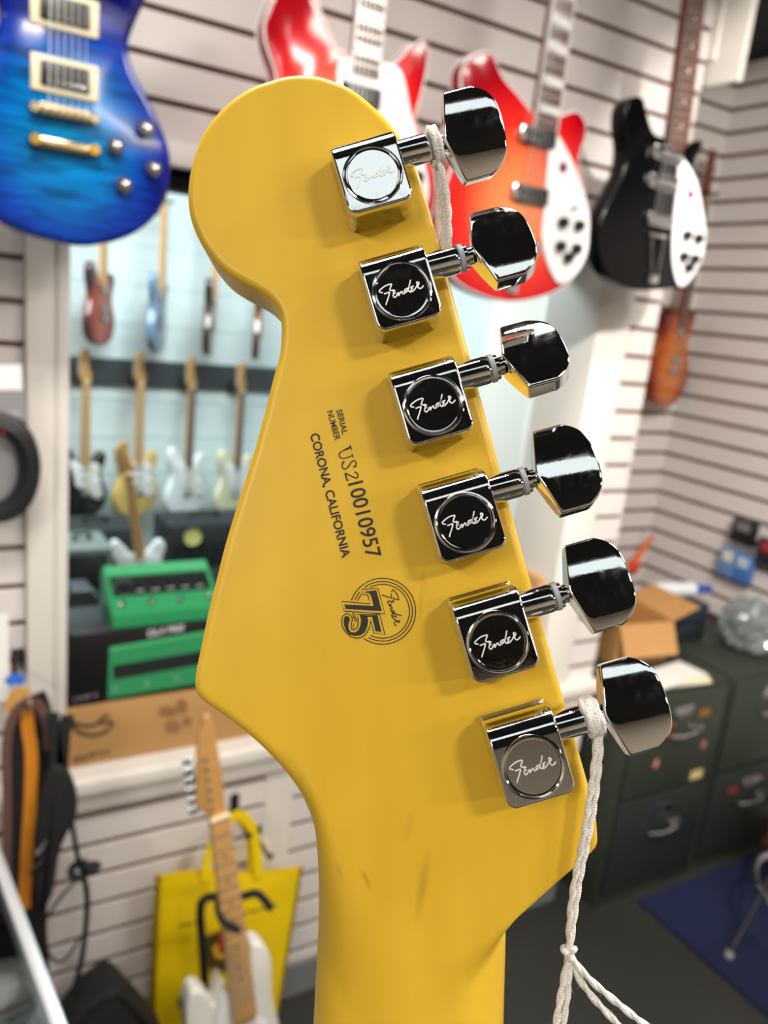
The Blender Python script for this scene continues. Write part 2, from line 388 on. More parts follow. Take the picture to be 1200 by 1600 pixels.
def chain(P):
    out = []
    for p in catmull([(x, y, 0) for x, y in P], 8):
        q = LP(p.x, p.y, hz(p.y)); out.append((q.x, q.y, p.x, p.y))
    a = np.array(out); keep = [0]
    for i in range(1, len(a)):
        if a[i, 1] < a[keep[-1], 1]-1e-6: keep.append(i)
    return a[keep]
lc, rc = chain(LC), chain(RC)
ytop = lc[0, 1]; ybot = max(lc[-1, 1], rc[-1, 1])
ys = [ytop-(ytop-ybot)*.06*(i/40)**2 for i in range(41)]
ys += list(np.linspace(ys[-1], ybot, 330))[1:]
ys = np.array(ys); ys[0] = ytop-2e-6
NC = 72
g = np.sin(np.linspace(-1, 1, NC)*math.pi/2)
rows = []
seg = np.vstack([lc[::-1, :2], rc[1:, :2]])
def dist_edge(P):
    A = seg[:-1]; B = seg[1:]; AB = B-A; L2 = np.maximum((AB**2).sum(1), 1e-16); best = np.full(len(P), 1e9)
    for a, ab, l2 in zip(A, AB, L2):
        t = np.clip(((P-a)@ab)/l2, 0, 1); best = np.minimum(best, ((P-a-t[:, None]*ab)**2).sum(1))
    return np.sqrt(best)
XL = np.interp(-ys, -lc[:, 1], lc[:, 0]); XR = np.interp(-ys, -rc[:, 1], rc[:, 0])
UL = np.interp(-ys, -lc[:, 1], lc[:, 2]); UR = np.interp(-ys, -rc[:, 1], rc[:, 2])
VV = np.interp(-ys, -lc[:, 1], lc[:, 3])
xs = (XL+XR)[:, None]/2+((XR-XL)/2)[:, None]*g[None, :]
us = (UL+UR)[:, None]/2+((UR-UL)/2)[:, None]*g[None, :]
vs = np.repeat(VV[:, None], NC, 1); yy = np.repeat(ys[:, None], NC, 1)
dd = dist_edge(np.stack([xs.ravel(), yy.ravel()], 1)).reshape(xs.shape)
rr = .0019; q = np.clip(rr-dd, 0, rr); zh = -(rr-np.sqrt(np.maximum(rr*rr-q*q, 0)))
neck_l = np.interp(vs[:, 0], [1100, 1440, 2100], [LP(470, 1440, -.009).x]*2+[LP(462, 2100, -.009).x])
xl = np.interp(VV, [1000, 1440, 1600, 2100], [LP(495, 1440, -.009).x, LP(495, 1440, -.009).x, LP(487, 1600, -.009).x, LP(462, 2100, -.009).x])
xr = np.interp(VV, [1000, 1440, 1600, 2100], [LP(797, 1440, -.009).x, LP(797, 1440, -.009).x, LP(793, 1600, -.009).x, LP(783, 2100, -.009).x])
s = np.clip(np.abs((xs-((xl+xr)/2)[:, None])/((xr-xl)/2)[:, None]), 0, 1)
zn = -.0165*(1-(1-s**2.3)**(1/2.3))
vl = np.interp(us, [300, 440, 470, 500, 540, 600, 650, 700, 740, 800, 930], [1150, 1190, 1215, 1270, 1360, 1440, 1475, 1478, 1458, 1416, 1320])
wdth = np.interp(us, [300, 480, 560, 640, 720, 790, 930], [240, 240, 220, 150, 70, 34, 26])
tt = np.clip((vs-vl)/wdth+.1, 0, 1); wt = tt*tt*(3-2*tt)
zz_ = zh*(1-wt)+zn*wt
zfront = np.interp(VV, [1380, 1460], [-.0140, -.0195])
verts = []; faces = []
R_, N_ = xs.shape
for i in range(R_):
    for j in range(NC): verts.append((xs[i, j], yy[i, j], zz_[i, j]))
base = len(verts)
for i in range(R_): verts.append((XL[i], ys[i], zfront[i])); verts.append((XR[i], ys[i], zfront[i]))
for i in range(R_-1):
    for j in range(NC-1):
        a = i*NC+j; faces.append((a, a+NC, a+NC+1, a+1))
    l0, r0, l1, r1 = base+2*i, base+2*i+1, base+2*i+2, base+2*i+3
    faces.append((i*NC, l0, l1, (i+1)*NC)); faces.append((i*NC+NC-1, (i+1)*NC+NC-1, r1, r0)); faces.append((l0, r0, r1, l1))
faces.append([(R_-1)*NC+j for j in range(NC)]+[base+2*(R_-1)+1, base+2*(R_-1)])
me = bpy.data.meshes.new('neck'); me.from_pydata(verts, [], faces); me.update()
bm = bmesh.new(); bm.from_mesh(me); bmesh.ops.recalc_face_normals(bm, faces=bm.faces[:]); bm.to_mesh(me); bm.free()
me.shade_smooth(); me.set_sharp_from_angle(angle=math.radians(60))
neck = link('neck', me, mm, hero); neck['label'] = 'amber maple headstock and neck'
# fingerboard on the far side
P4 = [LP(505, 1460, -.0195), LP(787, 1460, -.0195), LP(776, 2095, -.0195), LP(470, 2095, -.0195)]
bm = bmesh.new(); slab(bm, [(p.x, p.y) for p in P4], -.0245, -.0196, .001); obj('fingerboard', bm, mat('rosewood', (70, 42, 30), .5, var=.2, vscale=200), hero)
bm = bmesh.new(); slab(bm, [(P4[0].x, P4[0].y), (P4[1].x, P4[1].y), (P4[1].x, P4[1].y+.004), (P4[0].x, P4[0].y+.004)], -.027, -.0185); obj('nut', bm, ivory, hero)

# ---- printing on the wood
ZP = .00006
def lp2(P, crop, sc): return [LP(crop[0]+x/sc, crop[1]+y/sc, ZP) for x, y in P]
def ctext(nm, s, a, b, h, off=0):
    A = LP(*a, ZP); B = LP(*b, ZP); hh = h*(B-A).length/math.hypot(b[0]-a[0], b[1]-a[1])
    return put_text(nm, s, A, B, hh, None, ZP, print_black, hero, off)
c3 = (500, 630); k3 = 6.4
def q3(x, y): return (c3[0]+x/k3, c3[1]+y/k3)
ctext('serial_heading', 'SERIAL', q3(162, 72), q3(224, 318), 9.0, .02)
ctext('number_heading', 'NUMBER', q3(70, 84), q3(152, 376), 9.0, .02)
ctext('serial_number', '10010957', q3(282, 805), q3(470, 1560), 23.5, .012)
ctext('place_line', 'CORONA, CALIFORNIA', (484.5, 679), (534.8, 872.5), 13.6, .024)
# the serif capitals U S 2 drawn as strokes
bm = bmesh.new()
def st(P, wdt, n=6, sc=k3, crop=c3, z=ZP): 
    Q = catmull([tuple(p) for p in lp2(P, crop, sc)], n) if len(P) > 2 else [Vector(p) for p in lp2(P, crop, sc)]
    ribbon(bm, Q, wdt, z)
PX = DD/F
st([(308, 432), (240, 470), (205, 490), (192, 515), (205, 545), (250, 550), (325, 522)], 1.9*PX)
st([(300, 415), (318, 470)], 1.6*PX); st([(318, 505), (333, 545)], 1.6*PX); st([(308, 440), (250, 466)], 3.0*PX)
st([(335, 640), (358, 620), (360, 592), (340, 575), (316, 586), (296, 613), (272, 646), (246, 660), (227, 644), (222, 612), (243, 586)], 2.1*PX)
st([(332, 640), (366, 630)], 1.4*PX); st([(214, 590), (248, 582)], 1.4*PX)
st([(345, 690), (372, 700), (380, 728), (362, 748), (330, 738), (290, 718), (252, 700)], 2.2*PX); st([(250, 698), (272, 775)], 2.6*PX); st([(272, 772), (292, 768)], 1.6*PX)
obj('serial_letters', bm, print_black, hero)
# anniversary emblem
c4 = (525, 895); k4 = 9.2308
bm = bmesh.new()
E0 = (672, 555)
def ring(R, a0, a1, wd):
    P = [(E0[0]+R*math.cos(math.radians(a)), E0[1]+R*1.0*math.sin(math.radians(a))) for a in np.linspace(a0, a1, 90)]
    ribbon(bm, lp2(P, c4, k4), wd, ZP)
def ringxy(R, top, bot, wd):
    # clockwise (image) from 'top' angle on the upper left to 'bot' on the lower left
    ring(R, top, bot, wd)
for R, t0, b0, gap in ((476, -121, 124, 0), (430, -127, 118, 0), (388, -118, 117, 0)): ring(R, t0, b0, 1.6*PX)
ring(476, -161, -122, 1.6*PX); ring(430, -158, -139, 1.6*PX); ring(390, -157, -140, 1.6*PX)
for P in ([(372, 240), (605, 225), (705, 592), (118, 553), (78, 412), (492, 448), (470, 345), (440, 312), (395, 315)],
          [(300, 600), (630, 598), (706, 893), (545, 868), (500, 690), (478, 800), (430, 890), (370, 930), (300, 945), (220, 925), (140, 860), (90, 770), (78, 690), (100, 620), (150, 585), (200, 600), (235, 650), (232, 700), (215, 760), (225, 810), (262, 828), (300, 805), (318, 740), (318, 660)]):
    ribbon(bm, lp2(P, c4, k4), 1.6*PX, ZP, True)
ribbon(bm, lp2([(235, 575), (255, 640), (285, 710)], c4, k4), 1.4*PX, ZP); ribbon(bm, lp2([(265, 575), (280, 640), (300, 690)], c4, k4), 1.4*PX, ZP)
ribbon(bm, lp2([(265, 735), (240, 775), (255, 805), (280, 790)], c4, k4), 1.4*PX, ZP)
def fill(P):
    vs_ = [bm.verts.new(p) for p in lp2(P, c4, k4)]; bm.faces.new(vs_)
fill([(415, 270), (583, 252), (662, 555), (520, 545), (140, 522), (120, 455), (540, 478), (525, 400), (500, 320), (470, 290), (425, 290)])
fill([(345, 605), (450, 612), (465, 690), (450, 780), (415, 860), (350, 905), (270, 912), (190, 890), (140, 830), (112, 740), (108, 680), (125, 630), (160, 618), (195, 640), (200, 690), (178, 740), (185, 815), (215, 855), (270, 862), (320, 830), (350, 760), (362, 690)])
fill([(520, 640), (600, 612), (655, 855), (570, 842)]); fill([(450, 612), (600, 608), (605, 632), (452, 636)])
obj('emblem_75', bm, print_black, hero)
FN = [[(210, 690), (155, 682), (143, 655), (180, 615), (250, 562), (320, 532), (375, 525), (358, 585), (345, 632), (385, 648), (420, 632)],
      [(235, 715), (300, 692), (338, 685), (320, 770), (290, 860), (270, 930)],
      [(452, 648), (412, 660), (425, 695), (450, 690), (408, 725), (418, 772), (455, 775), (488, 715)],
      [(488, 715), (508, 690), (514, 748), (545, 690), (575, 668), (588, 705), (620, 708)],
      [(620, 708), (700, 610), (645, 622), (622, 660), (655, 680), (695, 630), (722, 530), (740, 440)], [(722, 530), (702, 640), (735, 675), (770, 660)],
      [(802, 558), (748, 588), (778, 612), (750, 645), (785, 662), (840, 600)],
      [(840, 600), (872, 530), (858, 492), (882, 480), (905, 508), (880, 560), (905, 602), (942, 605), (992, 550)]]
bm = bmesh.new(); ca_, sa_ = math.cos(math.radians(92)), math.sin(math.radians(92))
for P in FN:
    Q = [((x-570)/12*.80, (y-650)/12*.80) for x, y in P]
    ribbon(bm, catmull([tuple(LP(614+x*ca_-y*sa_, 950+x*sa_+y*ca_, ZP)) for x, y in Q], 5), 1.7*PX, ZP)
obj('emblem_script', bm, print_black, hero)

# ---- chrome tuners
cm = bpy.data.materials.new('tuner_chrome'); cm.use_nodes = True; nt = cm.node_tree; b = nt.nodes['Principled BSDF']
b.inputs['Metallic'].default_value = 1; b.inputs['Base Color'].default_value = (.78, .78, .77, 1)
tc = nt.nodes.new('ShaderNodeTexCoord'); nz = nt.nodes.new('ShaderNodeTexNoise'); nz.inputs['Scale'].default_value = 420; nz.inputs['Detail'].default_value = 5
nt.links.new(tc.outputs['Object'], nz.inputs['Vector'])
r1 = nt.nodes.new('ShaderNodeMapRange'); r1.inputs[1].default_value = .48; r1.inputs[2].default_value = .75; r1.inputs[3].default_value = .04; r1.inputs[4].default_value = .11
nt.links.new(nz.outputs[0], r1.inputs[0]); nt.links.new(r1.outputs[0], b.inputs['Roughness'])
n2 = nt.nodes.new('ShaderNodeTexNoise'); n2.inputs['Scale'].default_value = 1500; n2.inputs['Detail'].default_value = 2
nt.links.new(tc.outputs['Object'], n2.inputs['Vector'])
bp = nt.nodes.new('ShaderNodeBump'); bp.inputs['Strength'].default_value = .04; bp.inputs['Distance'].default_value = .0001
nt.links.new(n2.outputs[0], bp.inputs['Height']); nt.links.new(bp.outputs[0], b.inputs['Normal'])
engr = mat('engraving', (232, 232, 228), .5, .6)
nylon = mat('nylon_grey', (150, 156, 158), .5)
mmu = .001
# shared meshes, millimetres in a frame whose x runs along the shaft and origin is under the disc
def housing_mesh():
    bm = bmesh.new(); h = 10.4
    prof = [(-7.2, 0), (-7.2, h), (5.2, h)]
    prof += [(5.2+5.2*math.sin(a), h-5.2+5.2*math.cos(a)) for a in np.linspace(0, math.pi/2, 13)[1:]]
    prof += [(10.4, 2.2), (10.9, 2.2), (10.9, 0)]
    a = [bm.verts.new((-7.25, y, z)) for y, z in prof]; b_ = [bm.verts.new((7.25, y, z)) for y, z in prof]; n = len(prof)
    for k in range(n): bm.faces.new((a[k], b_[k], b_[(k+1) % n], a[(k+1) % n]))
    bm.faces.new(a[::-1]); bm.faces.new(b_)
    bmesh.ops.recalc_face_normals(bm, faces=bm.faces[:])
    ed = [e for e in bm.edges if all(abs(v.co.y+7.2) < 1e-4 for v in e.verts) and abs(e.verts[0].co.x-e.verts[1].co.x) < 1e-4]
    bmesh.ops.bevel(bm, geom=ed, offset=2.1, segments=6, affect='EDGES', profile=.5)
    ed = [e for e in bm.edges if len(e.link_faces) == 2 and e.calc_face_angle(0) > math.radians(50) and max(v.co.z for v in e.verts) > .5]
    bmesh.ops.bevel(bm, geom=ed, offset=.55, segments=4, affect='EDGES', profile=.5)
    bmesh.ops.scale(bm, vec=(mmu, mmu, mmu), verts=bm.verts[:])
    me = bpy.data.meshes.new('tuner_housing'); bm.to_mesh(me); bm.free(); me.shade_smooth(); me.materials.append(cm); return me
def disc_mesh():
    bm = bmesh.new(); M = Matrix.Scale(mmu, 4)@T(0, 0, 10.4)
    lathe(bm, [(0, .16), (5.45, .16), (5.6, .0), (5.75, .02), (5.9, .32), (6.1, .42), (6.35, .36), (6.5, .1), (6.6, -.2)], 72, M, cap=False)
    bmesh.ops.recalc_face_normals(bm, faces=bm.faces[:])
    me = bpy.data.meshes.new('cover_disc'); bm.to_mesh(me); bm.free(); me.shade_smooth(); me.set_sharp_from_angle(angle=math.radians(32)); me.materials.append(cm); return me
def engr_mesh():
    bm = bmesh.new(); k = (DD-.011)/F/12; ca, sa = math.cos(math.radians(-16)), math.sin(math.radians(-16))
    for P in FN:
        Q = [((x-576)*k, -(y-648)*k) for x, y in P]; Q = [(x*ca-y*sa, x*sa+y*ca, 0) for x, y in Q]
        ribbon(bm, catmull(Q, 6), .00026, .01068)
    me = bpy.data.meshes.new('engraving'); bmesh.ops.recalc_face_normals(bm, faces=bm.faces[:]); bm.to_mesh(me); bm.free(); me.materials.append(engr); return me
AX = Matrix.Scale(mmu, 4)@T(0, 5.2, 5.2)@Matrix.Rotation(math.pi/2, 4, 'Y')     # local z of a lathe -> along the shaft
def lathe_mesh(name, prof, m, n=40, sharp=40):
    bm = bmesh.new(); lathe(bm, prof, n, AX); me = bpy.data.meshes.new(name); bmesh.ops.recalc_face_normals(bm, faces=bm.faces[:]); bm.to_mesh(me); bm.free()
    me.shade_smooth(); me.set_sharp_from_angle(angle=math.radians(sharp)); me.materials.append(m); return me
shaft_me = lathe_mesh('shaft', [(3.1, 6.8), (3.1, 13.6), (2.95, 14.3), (2.75, 14.6)], cm)
collar_me = lathe_mesh('shaft_collar', [(2.3, 15.6), (2.75, 15.7), (2.75, 16.4), (2.0, 16.6), (2.0, 17.6)], cm)
washer_me = lathe_mesh('nylon_washer', [(2.7, 14.6), (3.1, 14.65), (3.1, 15.6), (2.7, 15.65)], nylon)
def button_mesh():
    bm = bmesh.new(); H = 9.7; bs = np.linspace(-H, H, 29); NA = 9; top = []; bot = []
    for b_ in bs:
        t = abs(b_)/H
        inner = .35+2.7*(math.sqrt(t*t+.004)-.063)
        outer = 13.9-1.1*t**2-3.6*t**5
        hh = 3.35-1.45*t**2.2
        top.append([]); bot.append([])
        for a in np.linspace(0, 1, NA):
            x = inner+(outer-inner)*a
            k = hh*(1-.10*a**2)
            top[-1].append(bm.verts.new((x, b_, k))); bot[-1].append(bm.verts.new((x, b_, -k)))
    for i in range(len(bs)-1):
        for j in range(NA-1):
            bm.faces.new((top[i][j], top[i][j+1], top[i+1][j+1], top[i+1][j])); bm.faces.new((bot[i][j], bot[i+1][j], bot[i+1][j+1], bot[i][j+1]))
        bm.faces.new((top[i][0], top[i+1][0], bot[i+1][0], bot[i][0])); bm.faces.new((top[i][-1], bot[i][-1], bot[i+1][-1], top[i+1][-1]))
    bm.faces.new(top[0]+bot[0][::-1]); bm.faces.new(top[-1][::-1]+bot[-1])
    bmesh.ops.recalc_face_normals(bm, faces=bm.faces[:])
    ed = [e for e in bm.edges if e.calc_face_angle(0) > math.radians(50)]
    bmesh.ops.bevel(bm, geom=ed, offset=.45, segments=3, affect='EDGES', profile=.5)
    bmesh.ops.scale(bm, vec=(mmu, mmu, mmu), verts=bm.verts[:])
    me = bpy.data.meshes.new('button'); bm.to_mesh(me); bm.free(); me.shade_smooth(); me.materials.append(cm); return me
hm_, dm_, em_, bm_ = housing_mesh(), disc_mesh(), engr_mesh(), button_mesh()
CENT = [(582.5, 272.5), (628, 454), (677.3, 632.8), (727.3, 815.7), (778.3, 1002.9), (833.3, 1198.7)]
BROT = [12, -18, -31, -12, -10, -6]
TUN = []
for i, (u, v) in enumerate(CENT):
    p = LP(u, v, .0106)
    h = link('tuner_housing', hm_, None, hero); h.location = (p.x, p.y, 0); h.rotation_euler = (0, 0, math.radians(16))
    md = h.modifiers.new('wn', 'WEIGHTED_NORMAL'); md.keep_sharp = True; md.weight = 90
    link('cover_disc', dm_, None, h); link('engraving', em_, None, h); link('shaft', shaft_me, None, h)
    link('nylon_washer', washer_me, None, h); link('shaft_collar', collar_me, None, h)
    bt = link('button', bm_, None, h); bt.location = (.0172, .0052, .0052); bt.rotation_euler = (math.radians(BROT[i]), 0, 0)
    md = bt.modifiers.new('wn', 'WEIGHTED_NORMAL'); md.weight = 70
    TUN.append(Matrix.Translation((p.x, p.y, 0))@Matrix.Rotation(math.radians(16), 4, 'Z'))

# ---- white cotton tag strings
yarn = mat('cotton_yarn', (240, 234, 226), .9, bump=.6, bscale=2600)
def yarn_ply(bm, path, r=.00055, hel=.00026, pitch=.0085, plies=2, ph=0):
    P = catmull(path, 14); L = 0; out = [[] for _ in range(plies)]; prev = None
    for i, p in enumerate(P):
        if i: L += (p-P[i-1]).length
        a = P[max(i-1, 0)]; b_ = P[min(i+1, len(P)-1)]; t = (b_-a).normalized()
        s_ = t.orthogonal() if prev is None else (prev-t*prev.dot(t)); s_.normalize(); prev = s_; q_ = t.cross(s_)
        for k in range(plies):
            an = ph+2*math.pi*(L/pitch+k/plies); out[k].append(p+s_*hel*math.cos(an)+q_*hel*math.sin(an))
    for o_ in out: tube(bm, o_, r, 7)
    return P
def fuzz(bm, P, n, ln=.0016):
    for _ in range(n):
        p = random.choice(P); d = Vector((random.gauss(0, 1), random.gauss(0, 1), random.gauss(0, 1))).normalized()
        a = p+d*.0006; b_ = p+d*(.0006+ln*random.uniform(.2, 1))+Vector((0, -.0006*random.random(), 0)); s_ = d.orthogonal().normalized()*.00003
        bm.faces.new([bm.verts.new(x) for x in (a-s_, a+s_, b_)])
def coil(Mt, x0, x1, turns, R=.0037, n=18, start=0):
    out = []
    for k in range(int(turns*n)+1):
        a = start+2*math.pi*k/n; x = x0+(x1-x0)*k/(turns*n)
        out.append(Mt@Vector((x, .0052+R*math.cos(a), .0052+R*math.sin(a))))
    return out
def string_thing(label, paths, knots, fz):
    t = thing('tag_string', label, 'string', HM, 'white cotton tag strings')
    allP = []
    for pth in paths:
        bm = bmesh.new(); allP += yarn_ply(bm, pth, ph=random.random()*6); obj('strand', bm, yarn, t, True, 180)
    for kp, r in knots:
        bm = bmesh.new(); pts = []
        for k in range(40):
            a = 2*math.pi*k/40; pts.append(kp+Vector((r*math.sin(a)+r*.9*math.sin(2*a), r*math.cos(a)-r*.9*math.cos(2*a), -r*.9*math.sin(3*a)))*.5)
        tube(bm, pts, r*.42, 7, True); obj('knot', bm, yarn, t, True, 180)
    bm = bmesh.new(); fuzz(bm, allP, fz); obj('fuzz', bm, yarn, t)['kind'] = 'stuff'
m1 = TUN[0]
c1 = coil(m1, .0147, .0168, 2.5, start=math.pi)
string_thing('white cotton string looped round the topmost tuner shaft',
    [c1, [c1[-1], LP(688, 262, .003), LP(690, 300, .002), LP(694, 345, .0), LP(696, 400, -.003), LP(672, 450, -.0165), LP(600, 560, -.0165)],
     [m1@Vector((.0155, .0015, .0052)), LP(691, 268, .005), LP(699, 310, .003), LP(701, 350, .001), LP(699, 405, -.003), LP(674, 470, -.0165), LP(600, 580, -.0165)],
     [m1@Vector((.0150, .0015, .0045)), LP(683, 262, .003), LP(684, 290, .001), LP(689, 330, -.001), LP(688, 395, -.004), LP(664, 440, -.0165)]],
    [(LP(687, 262, .003), .0011)], 260)
m6 = TUN[5]
c6 = coil(m6, .0140, .0166, 3.5, start=0)
kn = LP(889, 1488, .004)
string_thing('white cotton string knotted and hanging from the lowest tuner shaft',
    [c6, [c6[-1], LP(938, 1132, .006), LP(937, 1180, .0055), LP(929, 1250, .005), LP(918, 1312, .0045), LP(906, 1370, .004), LP(897, 1430, .004), kn, LP(879, 1540, .004), LP(869, 1600, .004), LP(850, 1720, .003), LP(835, 1850, .002)],
     [m6@Vector((.0150, .0018, .0052)), LP(933, 1136, .006), LP(930, 1180, .0055), LP(921, 1250, .005), LP(911, 1312, .0045), LP(899, 1370, .004), LP(891, 1430, .004), kn, LP(888, 1540, .004), LP(880, 1600, .004), LP(862, 1720, .003), LP(845, 1850, .002)],
     [kn, LP(905, 1512, .0045), LP(930, 1538, .005), LP(962, 1565, .005), LP(1003, 1598, .005), LP(1060, 1640, .004)],
     [kn, LP(900, 1520, .004), LP(918, 1548, .0045), LP(942, 1576, .005), LP(970, 1606, .005), LP(1010, 1660, .004)]],
    [(LP(937, 1136, .0062), .0012), (kn, .0015)], 900)

# ------------------------------------------------------------------ guitars on the walls and stands
class GP:
    "vertical plane a guitar's front lies in; yaw turns it about the upright"
    def __init__(s, P, yaw=0):
        s.O = Vector(P); s.ex = Vector((math.cos(yaw), math.sin(yaw), 0)); s.ez = Vector((math.sin(yaw), -math.cos(yaw), 0))
        s.M = Matrix([[s.ex.x, 0, s.ez.x, s.O.x], [s.ex.y, 0, s.ez.y, s.O.y], [0, 1, 0, s.O.z], [0, 0, 0, 1]])
    def __call__(s, u, v):
        d = Vector(RM@_ray(u, v)); e = Vector((0, 0, EYE)); t = (s.O-e).dot(s.ez)/d.dot(s.ez); p = e+d*t-s.O
        return Vector((p.dot(s.ex), p.z, 0))
fret_m = mat('fret_nickel', (190, 186, 178), .3, .9)
rosew = mat('rosewood_board', (92, 58, 44), .5, var=.15, vscale=60)
maple_b = mat('maple_board', (196, 150, 92), .4, var=.1, vscale=40)
maple_n = mat('maple_neck', (190, 142, 82), .4, var=.1, vscale=30)
steel = mat('string_steel', (200, 200, 198), .35, .9)
gold = mat('gold_plate', (222, 176, 80), .25, 1)
pearl = mat('pearl_white', (226, 224, 220), .35)
pick_white = mat('pickguard_white', (232, 230, 230), .3)
knob_black = mat('knob_black', (14, 14, 15), .3)
def pbox(name, c, sx, sy, z0, z1, m, parent, bev=.002, rot=0):
    bm = bmesh.new(); bx(bm, -sx/2, sx/2, -sy/2, sy/2, z0, z1, min(bev, sx*.3, sy*.3, (z1-z0)*.4))
    bmesh.ops.rotate(bm, verts=bm.verts[:], cent=(0, 0, 0), matrix=Matrix.Rotation(rot, 3, 'Z')); bmesh.ops.translate(bm, verts=bm.verts[:], vec=(c[0], c[1], 0))
    return obj(name, bm, m, parent, True)
def pcyl(name, c, r, z0, z1, m, parent, n=18, r2=None):
    bm = bmesh.new(); lathe(bm, [(r, z0), (r, z0+(z1-z0)*.75), (r2 or r*.85, z1)], n, T(c[0], c[1], 0)); return obj(name, bm, m, parent, True)
def pslab(name, P, z0, z1, m, parent, bev=.0015, both=True):
    bm = bmesh.new(); slab(bm, P, z0, z1, bev, 3, both); return obj(name, bm, m, parent, True, 50)
def body_of(t, P, m, th=.044, bev=.008, n=6, smooth=True):
    Q = catmull([(p[0], p[1], 0) for p in P], n, True) if smooth else P
    bm = bmesh.new(); slab(bm, Q, -th, 0, bev, 4); return obj('body', bm, m, t, True, 60)
def neck_of(t, a, b, w0, w1, board, nm, frets=20, nut=True, bind=None, dots=None, zb=0.0, inlay='dot', headlen=.18, head=None, strings=None, scale=.648, hm=None, tuners='six', tz=.008):
    "neck from a (body end) to b (nut), both local (x,y); fret bars, markers, strings and headstock"
    a = Vector((a[0], a[1])); b = Vector((b[0], b[1])); d = (b-a); L = d.length; d.normalize(); n = Vector((-d.y, d.x))   # n points left when neck is up
    def at(s, k): p = a+d*s+n*k; return (p.x, p.y)
    wd = lambda s: w0+(w1-w0)*s/L
    pslab('neck', [at(-.02, -w0*.48), at(L+.01, -w1*.48), at(L+.01, w1*.48), at(-.02, w0*.48)], zb-.018, zb+.003, nm, t, .006)
    fb = pslab('fingerboard', [at(0, -w0/2), at(L, -w1/2), at(L, w1/2), at(0, w0/2)], zb+.003, zb+.009, board, t, .001)
    for k in range(1, frets+1):
        s = L-scale*(1-2**(-k/12))
        if s < .004: break
        bm = bmesh.new(); P = [at(s-.0012, -wd(s)/2), at(s+.0012, -wd(s)/2), at(s+.0012, wd(s)/2), at(s-.0012, wd(s)/2)]; slab(bm, P, zb+.009, zb+.0102); obj('fret', bm, fret_m, fb)
    if bind:
        for sg in (-1, 1):
            P = [at(0, sg*w0/2), at(L, sg*w1/2), at(L, sg*(w1/2+.0025)), at(0, sg*(w0/2+.0025))]; pslab('binding', P, zb+.001, zb+.0095, bind, fb, 0)
    for k in (3, 5, 7, 9, 12, 15, 17):
        s0 = L-scale*(1-2**(-(k-.5)/12))
        if s0 < .01: continue
        if inlay == 'tri':
            hh = wd(s0); P = [at(s0-.011, -hh*.46), at(s0+.006, -hh*.46), at(s0+.011, hh*.46), at(s0-.006, hh*.46)]; pslab('inlay', P, zb+.009, zb+.0096, pearl, fb, 0)
        elif inlay == 'dot': pcyl('inlay', at(s0, 0), .0035, zb+.0088, zb+.0093, knob_black if board is maple_b else pearl, fb, 10)
    nt_ = pslab('nut', [at(L, -w1/2), at(L+.005, -w1/2), at(L+.005, w1/2), at(L, w1/2)], zb+.002, zb+.012, ivory, t, .001)
    hm = hm or nm
    if head is None:
        P = [at(L+.004, -w1/2), at(L+.03, -w1*.75), at(L+.10, -w1*.62), at(L+headlen*.93, -w1*.45), at(L+headlen, 0), at(L+headlen*.93, w1*.45), at(L+.10, w1*.62), at(L+.03, w1*.75), at(L+.004, w1/2)]
        if tuners == 'six':
            P = [at(L+.004, w1/2), at(L+.02, w1*.9), at(L+headlen*.75, w1*.95), at(L+headlen*.9, w1*.75), at(L+headlen, w1*.2), at(L+headlen*.97, -w1*.35), at(L+headlen*.82, -w1*.55), at(L+headlen*.72, -w1*.30), at(L+headlen*.35, -w1*.55), at(L+.03, -w1*.95), at(L+.004, -w1*.5)]
    else: P = head
    hd = pslab('headstock', catmull([(p[0], p[1], 0) for p in P], 4, True), zb-.014, zb, hm, t, .0025)
    for k in range(6):
        if tuners == 'six': s, sg = L+.028+k*.022, 1; off = w1*.95+.008
        else: s, sg = L+.035+(k % 3)*.04, (1 if k < 3 else -1); off = w1*.62+.014
        c = at(s, sg*off)
        pbox('tuner', c, .018, .011, zb-.012, zb-.003, chrome, hd, .002, math.atan2(n.y, n.x))
        pcyl('post', at(s, sg*w1*.35), .0032, zb, zb+.012, chrome, hd, 10)
    if strings:
        e0, e1, zs0, zs1 = strings       # bridge centre, spread
        for k in range(6):
            o0 = (k-2.5)/2.5
            p0 = Vector((e0[0]+n.x*o0*e1, e0[1]+n.y*o0*e1, zs0)); q = at(L, o0*w1*.42); p1 = Vector((q[0], q[1], zs1))
            bm = bmesh.new(); tube(bm, [p0, p1], .0005+.00012*k, 4); obj('string', bm, steel, t)
def hanger(p, yaw, label, wall_y):
    "padded fork on an arm from the wall"
    t = thing('guitar_hanger', label, 'hanger', T(*p), 'wall hangers holding the guitars')
    bm = bmesh.new(); bx(bm, -.03, .03, wall_y-p[1]-.012, wall_y-p[1]-.001, -.05, .03, .004); obj('wall_plate', bm, black_plastic, t, True)
    bm = bmesh.new(); tube(bm, [(0, wall_y-p[1]-.005, 0), (0, .035, 0)], .006, 8); obj('arm', bm, black_plastic, t, True)
    for sg in (-1, 1):
        bm = bmesh.new(); tube(bm, catmull([(0, .035, 0), (sg*.03, .033, 0), (sg*.034, .01, 0), (sg*.034, -.03, .004)], 5), .006, 8); obj('prong', bm, black_matte, t, True)

